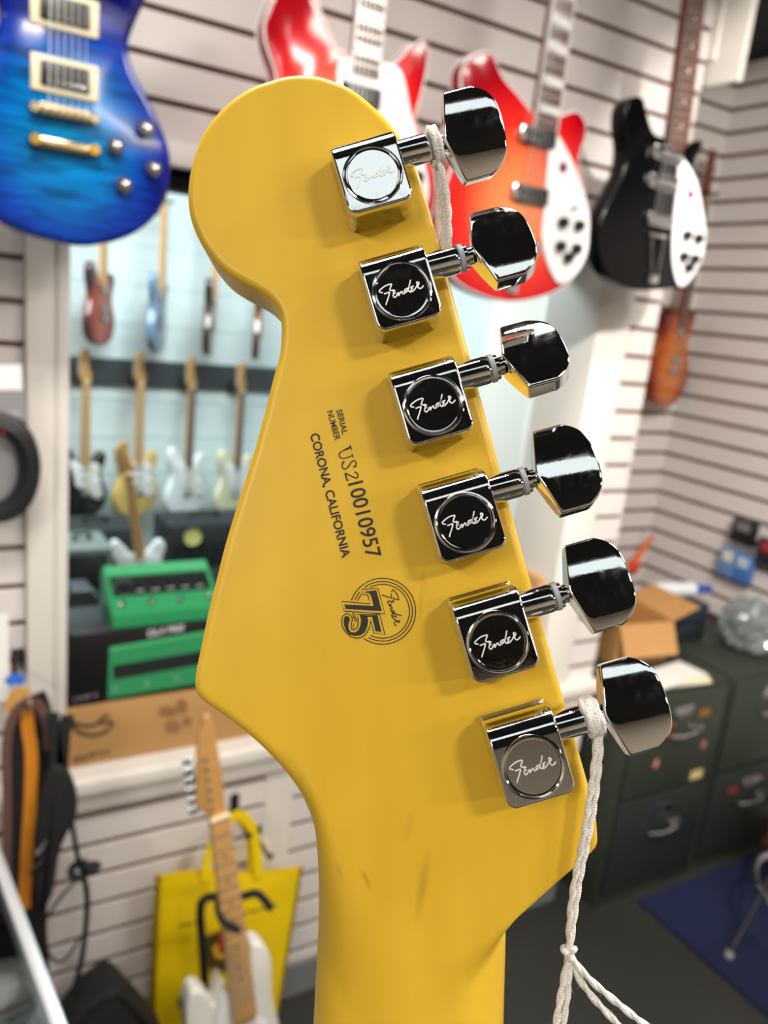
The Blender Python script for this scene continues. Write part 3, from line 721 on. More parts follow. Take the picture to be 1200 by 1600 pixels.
# --- blue flamed double-cutaway guitar, upper left
g = GP(W(103, 383, Y=1.40)); 
t = thing('electric_guitar', 'blue flame-top guitar with cream pickup rings hanging at upper left', 'guitar', g.M, 'guitars on the slat wall')
R0 = [(117, 383.5), (167, 380), (207, 367), (240, 343), (260, 313), (268, 277), (267, 240), (253, 197), (233, 153), (213, 117), (203.5, 87), (203, 63)]
Rp = [g(*p) for p in R0]; cx = g(103, 277).x
Rp = [(p.x-cx, p.y) for p in Rp]; y0 = Rp[-1][1]
hr = [(.100, y0+.03), (.112, y0+.06), (.120, y0+.095), (.112, y0+.135), (.09, y0+.128), (.06, y0+.085), (.036, y0+.07)]
hl = [(-.036, y0+.085), (-.06, y0+.10), (-.09, y0+.155), (-.118, y0+.165), (-.132, y0+.125), (-.126, y0+.085), (-.112, y0+.045)]
out = Rp+hr+hl+[(-x, y) for x, y in Rp[::-1]][:-1]
out = [(x+cx, y) for x, y in out]
cy = g(103, 200).y
blue_b = burst('blue_flame', [(0, (0, 124, 180)), (.45, (0, 106, 178)), (.72, (4, 60, 160)), (.92, (8, 26, 136)), (1.1, (6, 14, 92))], cx, cy-.01, .165, .20, .55)
body_of(t, out, blue_b, .045, .010)
nx = cx; ny = y0+.075
neck_of(t, (nx, ny-.02), (nx, g(103, 180).y+.635), .056, .043, rosew, mat('mahogany', (92, 44, 28), .4), 24, inlay='dot', tuners='three', strings=((nx, g(100, 178).y), .026, .012, .012))
for k, v in enumerate((122, 20)):
    c = g(101, v); rg = pbox('pickup_ring', c, .095, .05, 0, .006, ivory, t, .004)
    pk = pbox('pickup', c, .069, .034, .004, .0095, mat('pickup_black', (22, 20, 20), .4), rg, .003)
    for j in range(6): pcyl('pole_piece', (c.x-.025+j*.01, c.y-.009), .0028, .009, .0108, chrome, pk, 10)
c = g(100, 178); br = pbox('bridge', c, .092, .013, .004, .014, mat('bridge_bronze', (168, 152, 120), .3, .9), t, .004)
for sg in (-1, 1): pcyl('bridge_post', (c.x+sg*.042, c.y), .008, 0, .016, mat('post_bronze', (190, 176, 140), .25, .9), br)
for j in range(6): pbox('saddle', (c.x-.0295+j*.0115, c.y), .009, .016, .013, .017, mat('saddle', (176, 160, 130), .3, .9), br, .001)
c = g(100, 230); tp = pbox('tailpiece', c, .094, .017, .004, .016, mat('tail_bronze', (176, 158, 118), .25, .95), t, .005)
for sg in (-1, 1): pcyl('stud', (c.x+sg*.042, c.y+.002), .009, 0, .019, gold, tp)
for u, v in ((226, 203), (179, 230), (238, 265), (192, 290)):
    c = g(u, v); kb = pcyl('knob', c, .0125, 0, .016, mat('knob_smoke', (96, 92, 100), .15, .4, coat=.6), t, 20, .0095); pcyl('knob_cap', c, .0055, .016, .0175, chrome, kb, 14)
hanger(g.M@Vector((nx, g(103, 180).y+.66, -.004)), 0, 'black padded wall hanger above the blue guitar', YA)

# --- hollow-bodied guitars with two sharp horns
red_b = lambda nm, cx, cy, rx, ry: burst(nm, [(0, (244, 150, 96)), (.35, (238, 120, 70)), (.62, (222, 48, 34)), (.85, (196, 14, 26)), (1.15, (150, 4, 18))], cx, cy, rx, ry, 0)
def ric(label, Y, outline, na, nb, nw, bodym, guard, pickups, bridge, tail, knobs, dot, binding, chromepk=False, tri=True, th=.042, switch=None, yaw=0):
    g = GP(W(*bridge, Y=Y), yaw); t = thing('electric_guitar', label, 'guitar', g.M, 'guitars on the slat wall')
    P = [g(*p) for p in outline]; xs_ = [p.x for p in P]; ys_ = [p.y for p in P]
    cx, cy = (min(xs_)+max(xs_))/2, min(ys_)+.17
    m = bodym if not callable(bodym) else bodym('fireglo_'+str(len(_M))+label[:9], cx-.01, cy+.02, (max(xs_)-min(xs_))*.56, .24)
    Q = catmull([(p.x, p.y, 0) for p in P], 5, True)
    bm = bmesh.new(); slab(bm, Q, -th, 0, .005, 3); bd = obj('body', bm, m, t, True, 60)
    if binding:
        for zz, mm_ in ((-.0042, pick_white), (-th+.0042, pick_white)):
            bm = bmesh.new(); tube(bm, [(q.x, q.y, zz) for q in Q], .0024, 6, True); obj('binding', bm, mm_, bd, True)
    a, b_ = g(*na), g(*nb); d = (b_-a).normalized(); nut = a+d*(.395)
    neck_of(t, (a.x, a.y), (nut.x, nut.y), nw[0], nw[1], rosew, mat('ric_neck', (120, 60, 36), .35), 21, bind=pick_white if tri else None, inlay='tri' if tri else 'dot', tuners='three', scale=.628, strings=((g(*bridge).x, g(*bridge).y), .026, .012, .012), hm=m if not callable(bodym) else mat('ric_head', (150, 70, 40), .3))
    if guard:
        G = catmull([(g(*p).x, g(*p).y, 0) for p in guard], 4, True); gd = pslab('pickguard', G, .0008, .0055, pick_white, t, .001)
        for u, v in knobs: kb = pcyl('knob', g(u, v), .0115, .005, .019, knob_black, gd, 18)
        if dot: pcyl('jack_badge', g(*dot), .011, .0052, .0062, mat('badge_purple', (120, 40, 92), .4), gd, 20)
        if switch: c = g(*switch); pbox('switch', c, .022, .006, .0052, .010, chrome, gd, .001, .3)
    for u, v in pickups:
        c = g(u, v); pk = pbox('pickup', c, .082, .034, 0, .011, mat('pickup_dark', (30, 28, 28), .35) if not chromepk else chrome, t, .004)
        for sg in (-1, 1): pbox('pickup_rail', (c.x, c.y+sg*.009), .074, .007, .011, .0125, mat('pickup_slot', (52, 50, 50), .4) if not chromepk else black_plastic, pk, .001)
        pbox('pickup_end', (c.x-.046, c.y), .016, .03, 0, .012, chrome, pk, .004)
    c = g(*bridge); br = pbox('bridge', c, .082, .03, 0, .013, chrome, t, .004)
    for j in range(6): pbox('saddle', (c.x-.03+j*.012, c.y), .008, .022, .012, .0165, chrome, br, .001)
    c2 = g(*tail); dv = c2-c
    tl = pbox('tailpiece', (c2.x, c2.y+.006), .030, .020, .001, .007, chrome, t, .002)
    for sg in (-1, 1):
        bm = bmesh.new(); tube(bm, [(c2.x+sg*.010, c2.y+.014, .005), (c.x+sg*.022, c.y-.03, .008)], .0022, 6); obj('tail_rod', bm, chrome, tl, True)
    pbox('tail_bar', (c.x, c.y-.032), .056, .009, .004, .011, chrome, tl, .002)
    pcyl('strap_button', (c2.x, c2.y-.012), .007, -th/2-.006, -th/2+.006, chrome, t, 12)
    hanger(g.M@Vector((nut.x, nut.y+.02, -.004)), 0, 'black padded wall hanger over the '+label.split(' guitar')[0]+' guitar', YA)
    return g, t
ric('red two-horned guitar with white edge binding hanging just behind the headstock tip', 1.40,
    [(425, 3), (415, 33), (415.5, 60), (422, 83), (432, 113), (434, 150), (426, 190), (418, 240), (420, 300), (440, 355), (490, 395), (545, 408), (600, 400), (650, 372), (676, 335), (682, 290), (672, 245), (655, 205), (650, 180), (658, 150), (667, 110), (669, 77), (662, 63), (646, 72), (615, 100), (590, 92), (545, 82), (528, 76), (511, 42), (497, 3), (480, -22), (455, -28), (436, -18)],
    (568, 120), (578, 0), (.052, .046), red_b, [(622, 107), (640, 175), (655, 230), (668, 290), (660, 330), (630, 345), (600, 320), (565, 250), (535, 200), (525, 150), (530, 90), (575, 100)],
    [(560, 150), (553, 240)], (545, 320), (540, 385), [(628, 270), (648, 278), (622, 305), (642, 312)], None, True)
ric('red-to-orange sunburst two-horned guitar with white pickguard hanging at upper middle', 1.40,
    [(771, 87), (787, 121), (812, 150), (828, 170), (850, 190), (867, 187), (883, 179), (904, 175), (916, 192), (916, 212), (907, 240), (906, 262), (914, 300), (921, 335), (921, 365), (916, 398), (896, 433), (867, 456), (821, 469), (783, 469), (742, 456), (710, 434), (692, 400), (686, 355), (690, 310), (706, 265), (722, 230), (730, 195), (726, 160), (722, 130), (724, 108), (736, 90), (757, 81)],
    (849, 205), (872, 40), (.056, .046), red_b, [(866, 208), (882, 232), (899, 268), (912, 310), (918, 345), (915, 395), (898, 428), (874, 443), (862, 432), (850, 402), (844, 365), (849, 320), (852, 265), (857, 225)],
    [(841, 215), (829, 305)], (815, 385), (797, 455), [(875, 348), (900, 353), (871, 385), (896, 389), (883, 403)], (877, 262), True, switch=(893, 325))
ric('black two-horned guitar with white pickguard hanging at upper right', 1.40,
    [(1006, 154), (1013, 180), (1022, 206), (1036, 214), (1058, 222), (1071, 229), (1084, 222), (1097, 219), (1097, 232), (1088, 252), (1087, 275), (1096, 317), (1101, 367), (1096, 402), (1078, 438), (1052, 450), (1026, 453), (998, 453), (970, 446), (949, 429), (937, 402), (934, 367), (942, 333), (958, 300), (974, 267), (979, 235), (975, 200), (977, 168), (990, 152)],
    (1056, 228), (1080, 40), (.058, .048), mat('black_gloss', (7, 7, 8), .12, spec=.22, coat=.05), [(1060, 250), (1076, 262), (1088, 290), (1096, 330), (1100, 372), (1092, 410), (1074, 440), (1060, 447), (1052, 430), (1048, 395), (1050, 345), (1055, 300)],
    [(1043, 243), (1036, 287)], (1028, 345), (1018, 440), [(1068, 368), (1086, 373), (1063, 401), (1080, 405), (1071, 418)], (1076, 304), False, True, False, switch=(1082, 347))

# --- standard six-in-line guitar pattern, metres, base at body's lower end
STRAT = [(0, 0), (.06, .004), (.115, .028), (.148, .068), (.160, .115), (.150, .165), (.128, .205), (.118, .24), (.124, .275), (.142, .315), (.148, .35), (.135, .378), (.108, .385), (.075, .355), (.04, .325), (.03, .32), (-.03, .335), (-.045, .345), (-.08, .40), (-.11, .435), (-.135, .43), (-.150, .395), (-.146, .35), (-.128, .30), (-.120, .255), (-.135, .21), (-.158, .16), (-.160, .105), (-.140, .055), (-.10, .022), (-.05, .005)]
def plain_guitar(label, M, bodym, guardm, board, nm, group, kind='strat', flip=False, hook=None):
    t = thing('electric_guitar', label, 'guitar', M, group)
    sx = -1 if flip else 1
    if kind == 'strat': P = STRAT
    else: P = [(0, 0), (.07, .006), (.13, .035), (.163, .09), (.163, .14), (.14, .195), (.112, .235), (.105, .265), (.115, .31), (.128, .35), (.118, .385), (.085, .375), (.06, .335), (.03, .325), (-.03, .36), (-.06, .385), (-.10, .39), (-.135, .36), (-.138, .31), (-.115, .265), (-.112, .235), (-.14, .195), (-.163, .14), (-.163, .09), (-.13, .035), (-.07, .006)]
    P = [(x*sx, y) for x, y in P]
    body_of(t, P, bodym, .044, .009, 4)
    if guardm:
        G = [(.10*sx, .10), (.125*sx, .13), (.10*sx, .20), (.095*sx, .25), (.10*sx, .30), (.06*sx, .325), (-.04*sx, .33), (-.08*sx, .36), (-.10*sx, .33), (-.075*sx, .26), (-.06*sx, .20), (.0, .17), (.03*sx, .14)]
        gd = pslab('pickguard', catmull([(x, y, 0) for x, y in G], 3, True), .0005, .003, guardm, t, .0008)
        for y in (.20, .245, .295): pbox('pickup', (0, y), .07, .016, .003, .010, pearl if guardm is not pick_white else mat('pickup_cover', (210, 206, 196), .4), gd, .003, .1*(y < .21))
        for x, y in ((.085*sx, .21), (.095*sx, .175), (.10*sx, .14)): pcyl('knob', (x, y), .011, .003, .018, pearl, gd, 14)
    else:
        for y in (.19, .30): pbox('pickup', (0, y), .068, .035, 0, .009, chrome, t, .003)
    pbox('bridge', (0, .145), .075, .035, 0, .010, chrome, t, .003)
    if hook: 
        p_ = M@Vector((0, .815, -.004)); hanger(p_, 0, 'black padded wall hanger over the '+label.split(' guitar')[0]+' guitar'+(' behind the window' if hook > 4 else ''), hook)
    neck_of(t, (0, .31), (0, .145+.648), .056, .043, board, nm, 0, tuners='six' if kind == 'strat' else 'three', strings=((0, .145), .026, .011, .011))
    return t
cream = mat('cream_gloss', (226, 224, 214), .15, coat=.5)
# cream guitar on its stand, traced
g = GP(W(360, 1700, Y=1.27))
t = thing('electric_guitar', 'cream-white guitar with maple neck on a black floor stand', 'guitar', g.M)
OUT = [(360, 1556), (349, 1536), (341, 1549), (334, 1572), (326, 1558), (310, 1549), (297, 1558), (291, 1590), (296, 1650), (286, 1710), (292, 1780), (330, 1825), (390, 1835), (445, 1805), (468, 1750), (455, 1690), (440, 1640), (436, 1600), (426, 1560), (425, 1510), (418, 1485), (405, 1477), (393, 1481), (389, 1515), (391, 1562), (374, 1582)]
P = [g(*p) for p in OUT]; body_of(t, [(p.x, p.y) for p in P], cream, .045, .005, 5)
a, b_ = g(381, 1585), g(341, 1274)
hd = [(340, 1274), (352, 1267), (351, 1256), (346, 1206), (339, 1164), (334, 1138), (327, 1118), (319, 1122), (315, 1138), (309, 1158), (307, 1210), (308, 1258), (329, 1274)]
neck_of(t, (a.x, a.y), (b_.x, b_.y), .052, .037, maple_b, maple_n, 21, head=[(g(*p).x, g(*p).y) for p in hd], strings=((g(392, 1690).x, g(392, 1690).y), .026, .014, .011), zb=.004)
G = [(362, 1560), (350, 1548), (342, 1570), (335, 1620), (340, 1690), (370, 1720), (420, 1730), (448, 1700), (430, 1640), (420, 1600), (400, 1590), (385, 1590)]
pslab('pickguard', catmull([(g(*p).x, g(*p).y, 0) for p in G], 4, True), .0006, .003, pick_white, t, .0008)
pbox('bridge', g(392, 1690), .078, .036, .001, .012, chrome, t, .003)
low = min(p.y for p in P)
# its stand
sd = thing('guitar_stand', 'black tubular guitar stand with hooked neck yoke in front of the yellow bag', 'stand', T(*W(322, 1590, Y=1.36)))
o0 = W(322, 1590, Y=1.36)
def loc(u, v, Y): return W(u, v, Y=Y)-o0
bm = bmesh.new(); tube(bm, catmull([Vector((loc(322, 1590, 1.36).x, .06, -o0.z+.02)), loc(324, 1640, 1.36), loc(322, 1590, 1.36), loc(318, 1500, 1.36), loc(313, 1425, 1.36), loc(321, 1404, 1.36), loc(345, 1401, 1.36), loc(375, 1401, 1.36), loc(400, 1396, 1.35), loc(413, 1406, 1.34), loc(424, 1420, 1.33)], 7), .009, 10); obj('upright_hook', bm, black_matte, sd, True)
bm = bmesh.new(); tube(bm, catmull([loc(341, 1408, 1.36), loc(341, 1422, 1.30), loc(347, 1438, 1.235), loc(360, 1448, 1.225), loc(372, 1453, 1.235)], 6), .0075, 8); obj('yoke', bm, black_matte, sd, True)
for dx, dy in ((-.16, -.14), (.22, -.12), (.03, .2)):
    bm = bmesh.new(); b0 = Vector((loc(322, 1590, 1.36).x, .06, -o0.z+.22)); tube(bm, [b0, Vector((b0.x+dx, b0.y+dy, -o0.z+.008))], .008, 8); obj('leg', bm, black_matte, sd, True)
bm = bmesh.new(); by = g.O.z+low-o0.z; tube(bm, catmull([(0, -.005, by-.02), (.05, -.06, by-.006), (.12, -.075, by-.006), (.20, -.02, by-.02), (.1, .0, by-.03)], 5), .008, 8); obj('body_cradle', bm, black_matte, sd, True)

# sunburst single-cutaway on the recess wall, half hidden by the wall's end
lpM = GP(W(1040, 636, Y=2.25), .30)
sb = burst('honey_burst', [(0, (214, 130, 40)), (.5, (196, 104, 30)), (.8, (140, 52, 22)), (1.1, (70, 22, 16))], 0, .17, .19, .26, .2)
plain_guitar('small honey sunburst single-cutaway guitar hanging in the far right corner', lpM.M@Matrix.Scale(1.0, 4), sb, None, rosew, mat('lp_neck', (110, 48, 28), .4), 'guitars on the slat wall', 'lp', hook=YR-.012)

# guitars in the room behind the glass
def hang(u, v, Y, yaw, sc=1.0, roll=0): return GP(W(u, v, Y=Y), yaw).M@Matrix.Rotation(roll, 4, 'Z')@Matrix.Scale(sc, 4)
gr = 'guitars in the room behind the window'
yel = mat('natural_yellow', (206, 172, 96), .3, coat=.4); wht = mat('white_gloss', (224, 228, 230), .2, coat=.4); crm = mat('aged_cream', (214, 208, 176), .25, coat=.4)
blk = mat('black_gloss2', (20, 22, 24), .15, coat=.5)
GY = 4.25
for lab, u, v, mb, gd, bd, s_ in (('black guitar with white pickguard behind the window beside the left post', 132, 810, blk, pick_white, maple_b, .90), ('natural yellow guitar in the lower row behind the window', 214, 806, yel, pick_white, maple_b, .90), ('white guitar in the lower row behind the window', 291, 806, wht, pick_white, rosew, .90), ('aged cream guitar in the lower row nearest the headstock edge', 366, 806, crm, pick_white, rosew, .90)):
    plain_guitar(lab, hang(u, v, GY, .48, s_), mb, gd, bd, maple_n, gr, hook=4.40)
for lab, u, v, yaw, mb, s_ in (('red-brown guitar seen from its side in the upper row behind the window', 160, 540, .95, burst('rb', [(0, (168, 92, 70)), (.6, (150, 70, 56)), (1, (60, 40, 40))], 0, .17, .17, .25), .9), ('grey-blue guitar seen from its side in the upper row behind the window', 250, 551, 1.08, mat('slate_blue', (96, 120, 146), .25, coat=.4), .9), ('dark guitar with pale edge in the upper row behind the window', 331, 556, 1.15, burst('db', [(0, (196, 170, 130)), (.6, (120, 84, 50)), (1, (40, 40, 44))], 0, .17, .17, .25), .9), ('tan guitar half hidden behind the headstock edge in the upper row', 404, 562, 1.2, burst('tb', [(0, (206, 170, 120)), (.6, (176, 120, 70)), (1, (60, 46, 40))], 0, .17, .17, .25), .9)):
    plain_guitar(lab, hang(u, v, 4.2, yaw, s_), mb, None, maple_b, maple_n, gr, 'strat', hook=4.42)
lean = hang(230, 950, 3.36, .05, .78, .16)
plain_guitar('white guitar leaning behind the green pedal with its maple neck tilted left', lean, wht, pick_white, maple_b, maple_n, gr)

# ------------------------------------------------------------------ things on the window sill
YS = YA+.012
def zat(u, v, Y): return W(u, v, Y=Y).z
def quad_on(name, P, m, parent, off=Vector((0, -.0006, 0))):
    bm = bmesh.new(); bm.faces.new([bm.verts.new(Vector(p)+off) for p in P]); return obj(name, bm, m, parent)
def front_text(name, s, u0, v0, u1, v1, h, Y, m, parent, offs=.01):
    "flat lettering printed on a front that stands in the plane Y"
    me = text_mesh(s, 1.0, offs); co = np.array([v.co[:] for v in me.vertices]); x0, x1 = co[:, 0].min(), co[:, 0].max()
    a, b_ = W(u0, v0, Y=Y), W(u1, v1, Y=Y); d = b_-a
    for v in me.vertices: v.co = a+d*((v.co.x-x0)/(x1-x0))+Vector((0, -.0008, h*v.co.y/.7))
    return link(name, me, m, parent)
zc0 = SILL; zc1 = zat(100, 1109, YS); zb1 = zat(102, 996, YS)
t = thing('cardboard_box', 'brown cardboard carton lying on the window sill under the black box', 'box')
box('carton', .266, .80, YS, YS+.165, zc0+.0005, zc1, kraft, t, .003)
dark_print = mat('carton_print', (58, 44, 32), .8); stain = mat('carton_print_pale', (140, 100, 62), .8)
bm = bmesh.new()
for P in ([(112, 1128), (120, 1142), (140, 1149), (160, 1146), (172, 1138)], [(112, 1128), (130, 1134), (150, 1132), (160, 1122), (170, 1118)], [(158, 1132), (172, 1128), (176, 1136)]):
    pts = [W(*p, Y=YS-.0006) for p in P]; Q = catmull(pts, 5)
    tube(bm, Q, .0035, 4, flat=(.008, .0004), up=(0, 1, 0))
obj('printed_mark', bm, dark_print, t)
bm = bmesh.new()
for cu, cv, ru, rv in ((262, 1112, 15, 9), (284, 1104, 9, 12), (270, 1136, 13, 11), (292, 1128, 8, 8)): bm.faces.new([bm.verts.new(W(cu+ru*math.cos(k*math.pi/8), cv+rv*math.sin(k*math.pi/8), Y=YS-.0006-.0001*cu/100)) for k in range(16)])
obj('printed_patch', bm, stain, t)
front_text('printed_word', 'easdrivc', 114, 1192, 172, 1178, .020, YS, dark_print, t)
t = thing('product_box', 'black product box with a green pedal printed on it, on the carton', 'box')
blackbox = mat('box_black', (20, 18, 20), .35, var=.2, vscale=6)
box('carton', .266, .66, YS+.004, YS+.165, zc1+.0005, zb1, blackbox, t, .002)
Yf = YS+.004
gp1 = mat('print_green', (44, 140, 88), .5); gp2 = mat('print_green_light', (66, 170, 110), .5)
def fq(name, P, m): return quad_on(name, [W(*p, Y=Yf) for p in P], m, t)
fq('printed_pedal', [(171, 1011), (330, 984), (330, 1064), (168, 1091)], gp1)
quad_on('printed_panel', [W(*p, Y=Yf) for p in ((176, 1040), (330, 1014), (330, 1035), (177, 1062))], mat('print_dark', (24, 32, 30), .5), t, Vector((0, -.0012, 0)))
quad_on('printed_edge', [W(*p, Y=Yf) for p in ((171, 1011), (330, 984), (330, 990), (172, 1018))], gp2, t, Vector((0, -.0012, 0)))
for u, v in ((180, 1076), (229, 1068), (276, 1059)):
    c = W(u, v, Y=Yf-.0014); bm = bmesh.new(); lathe(bm, [(0, 0), (.006, 0)], 14, T(*c)@Matrix.Rotation(math.pi/2, 4, 'X'), cap=False); obj('printed_switch', bm, mat('print_grey', (110, 150, 130), .5), t)
wp = mat('print_white', (214, 210, 214), .5)
front_text('printed_name', 'DL4 MkII', 231, 995, 286, 985, .016, Yf, wp, t, .02)
front_text('printed_maker', 'LINE 6', 115, 1096, 152, 1088, .010, Yf, mat('print_dim', (140, 130, 136), .5), t)
# the green pedal itself
pa = W(176, 960, Y=YS+.012); pb_x = pa.x+.245
green = mat('pedal_green', (52, 158, 100), .35, .25); green2 = mat('pedal_green_top', (84, 188, 128), .35, .2)
zb = zb1+.0005
t = thing('effects_pedal', 'green four-switch effects pedal on top of the black box', 'pedal', T(pa.x, pa.y, zb))
bm = bmesh.new(); D_ = .135; L_ = .245
sec = [(0, 0), (0, .030), (.006, .034), (D_-.01, .098), (D_, .094), (D_, 0)]
a = [bm.verts.new((0, y, z)) for y, z in sec]; b_ = [bm.verts.new((L_, y, z)) for y, z in sec]
for k in range(6): bm.faces.new((a[k], b_[k], b_[(k+1) % 6], a[(k+1) % 6]))
bm.faces.new(a[::-1]); bm.faces.new(b_); bmesh.ops.recalc_face_normals(bm, faces=bm.faces[:])
bmesh.ops.bevel(bm, geom=bm.edges[:], offset=.003, segments=2, affect='EDGES'); obj('case', bm, green, t, True)
sl = (.098-.034)/(D_-.016); zt = lambda y: .034+(y-.006)*sl
def top_patch(name, x0, x1, y0, y1, m, parent, h=.0012):
    bm = bmesh.new(); P = [(x0, y0), (x1, y0), (x1, y1), (x0, y1)]
    lo = [bm.verts.new((x, y, zt(y)-.001)) for x, y in P]; hi = [bm.verts.new((x, y, zt(y)+h)) for x, y in P]
    bm.faces.new(hi)
    for k in range(4): bm.faces.new((lo[k], lo[(k+1) % 4], hi[(k+1) % 4], hi[k]))
    return obj(name, bm, m, parent)
pn = top_patch('control_panel', .012, L_-.012, .048, .098, mat('panel_black', (22, 28, 26), .4), t)
top_patch('rear_bar', .004, L_-.004, .102, .126, green2, t, .004)
for k in range(6):
    x = .038+k*.034; r_ = .016 if k == 0 else .008
    bm = bmesh.new(); lathe(bm, [(r_, 0), (r_*.9, .010), (r_*.6, .012)], 16, T(x, .073, zt(.073))); kb = obj('knob', bm, black_plastic, pn, True)
    bm = bmesh.new(); bx(bm, x-.001, x+.001, .073, .073+r_*.8, zt(.073)+.0118, zt(.073)+.0128); obj('pointer', bm, wp, kb) if False else bm.free()
    if k == 0:
        for j in range(10):
            an = .5+j*.5; bm = bmesh.new(); lathe(bm, [(0, 0), (.0022, 0)], 8, T(x+.021*math.cos(an), .073+.021*math.sin(an), zt(.073+.021*math.sin(an))+.0016), cap=False); obj('dial_mark', bm, wp, pn)
    else: top_patch('legend', x-.008, x+.008, .056, .060, mat('legend_grey', (150, 156, 150), .5), pn, .0016)
for k in range(4):
    bm = bmesh.new(); lathe(bm, [(.008, 0), (.008, .005), (.005, .006), (.005, .011)], 14, T(.025+k*.065, .025, zt(.025))); obj('footswitch', bm, chrome, t, True)
# carton and papers at the far end of the sill
t = thing('cardboard_box', 'small kraft carton at the right end of the window sill', 'box')
p0, p1 = W(862, 1010, Y=YS), W(893, 900, Y=YS)
box('carton', p0.x, WX1-.03, YS, YS+.14, SILL+.0005, p1.z, kraft, t, .003)
box('tape', p0.x+.03, p0.x+.055, YS-.0006, YS, SILL+.02, p1.z-.01, mat('tape_tan', (196, 168, 122), .3), t)

# ------------------------------------------------------------------ left edge: packaged cable, straps
YC = 1.57
t = thing('packaged_cable', 'coiled black cable in a clear pack with white and grey header card', 'cable', T(*W(0, 735, Y=YC)))
o0 = W(0, 735, Y=YC)
def L0(u, v, dy=0.0): 
    p = W(u, v, Y=YC)-o0; p.y += dy; return p
def card(name, P, m, par, th=.004, dy=0.0):
    bm = bmesh.new(); Q = [L0(*p) for p in P]; lo = [bm.verts.new(q+Vector((0, dy, 0))) for q in Q]; hi = [bm.verts.new(q+Vector((0, dy-th, 0))) for q in Q]
    n = len(Q); bm.faces.new(lo[::-1]); bm.faces.new(hi)
    for k in range(n): bm.faces.new((lo[k], lo[(k+1) % n], hi[(k+1) % n], hi[k]))
    return obj(name, bm, m, par)
hc = card('header_card', [(-95, 566), (34, 567), (41, 656), (-95, 656)], mat('card_grey', (142, 140, 142), .5), t, .006, .002)
card('white_band', [(-92, 568), (32.5, 569), (35, 609), (-92, 609)], mat('card_white', (236, 236, 238), .5), hc, .001, -.0042)
me = text_mesh('E KIT', 1.0, .03); co = np.array([v.co[:] for v in me.vertices]); a, b_ = L0(-14, 655), L0(31, 655)
for v in me.vertices: v.co = a+(b_-a)*(v.co.x/co[:, 0].max())+Vector((0, -.0062, .002+.016*v.co.y))
link('header_lettering', me, wp, hc)
card('clear_pack', [(-90, 656), (36, 656), (44, 700), (40, 760), (10, 800), (-60, 805), (-90, 780)], mat('pack_silver', (150, 150, 152), .3, .3), t, .003, .012)
cc = L0(-18, 730)
rub = mat('cable_black', (24, 24, 25), .45)
for k in range(5):
    bm = bmesh.new(); rx, rz = .078-.011*(k % 3), .092-.011*(k % 3)
    tube(bm, [cc+Vector((rx*math.cos(a_), -.012+.006*(k//2)-.004*(k % 2), rz*math.sin(a_)+.003*k*math.sin(2*a_))) for a_ in np.linspace(0, 2*math.pi, 41)[:-1]], .0085, 8, True); obj('cable_turn', bm, rub, t, True)
bm = bmesh.new(); cyl(bm, L0(5, 668, -.012), L0(5, 668, -.02), .007, 12); obj('red_cap', bm, mat('cap_red', (196, 30, 40), .4), t)
box('hang_tab', -.02, .0, .02, 1.65-o0.y-.014, L0(0, 566).z-.004, L0(0, 566).z, black_plastic, t)
# white card below it at the frame's edge
t = thing('display_card', 'white upright card below the packaged cable at the left edge', 'card')
p0, p1 = W(-60, 1104, Y=1.60), W(13, 960, Y=1.60)
box('card', p0.x, p1.x, 1.598, 1.602, p0.z, p1.z, mat('card_white'+'2', (236, 234, 230), .5), t); box('peg', p0.x+.03, p0.x+.036, 1.602, YA+.0, p1.z-.02, p1.z-.014, chrome, t)
# straps on a peg
YP = 1.50
def strap(label, pts, wpx, m, th=.004, Y=YP, nm='guitar_strap', cat='strap', group='guitar straps hanging on the left peg', extra=None, dy=0):
    P = [W(u, v, Y=Y+dyk) for u, v, dyk in [(p+(0,))[:3] for p in pts]]; o0 = P[0].copy()
    t = thing(nm, label, cat, T(*o0), group)
    wm = wpx*Y/F/ .98
    bm = bmesh.new(); tube(bm, [p-o0 for p in catmull(P, 8)], 1.0, flat=(wm, th), up=(0, 1, 0.001)); obj('webbing', bm, m, t, True)
    if extra: extra(t, o0)
    return t
st_brown = mat('strap_brown', (92, 64, 56), .6, var=.1, vscale=20); st_black = mat('strap_black', (20, 20, 21), .75, var=.25, vscale=25); st_or = mat('strap_orange', (206, 128, 26), .55, var=.2, vscale=18)
def endtab(t, o0): pass
strap('brown leather guitar strap arching over the left peg', [(10, 1500), (10, 1380), (11, 1250), (10, 1170), (18, 1125), (40, 1098), (62, 1103), (74, 1130), (76, 1170, .01)], 14, st_brown, .006, 1.47)
strap('wide black guitar strap hanging outermost on the left peg', [(38, 1105), (27, 1150), (26, 1250), (30, 1370), (36, 1500), (40, 1530)], 30, st_black, .006, 1.49)
strap('orange woven guitar strap hanging between the black straps', [(42, 1108), (44, 1140), (49, 1180), (47, 1260), (42, 1330), (38, 1420)], 19, st_or, .004, 1.485)
strap('black guitar strap hanging behind the orange one', [(55, 1085), (66, 1120), (68, 1200), (66, 1300), (58, 1420), (62, 1520)], 30, st_black, .006, 1.515)
t = strap('tan suede guitar strap end folded at the top of the left peg', [(14, 1112), (20, 1092), (32, 1082), (44, 1086)], 16, mat('suede_tan', (188, 140, 70), .8), .008, 1.48)
t = strap('small blue strap end at the top of the left peg', [(12, 1068), (22, 1060), (36, 1064)], 14, mat('strap_blue', (36, 104, 200), .6), .008, 1.50)
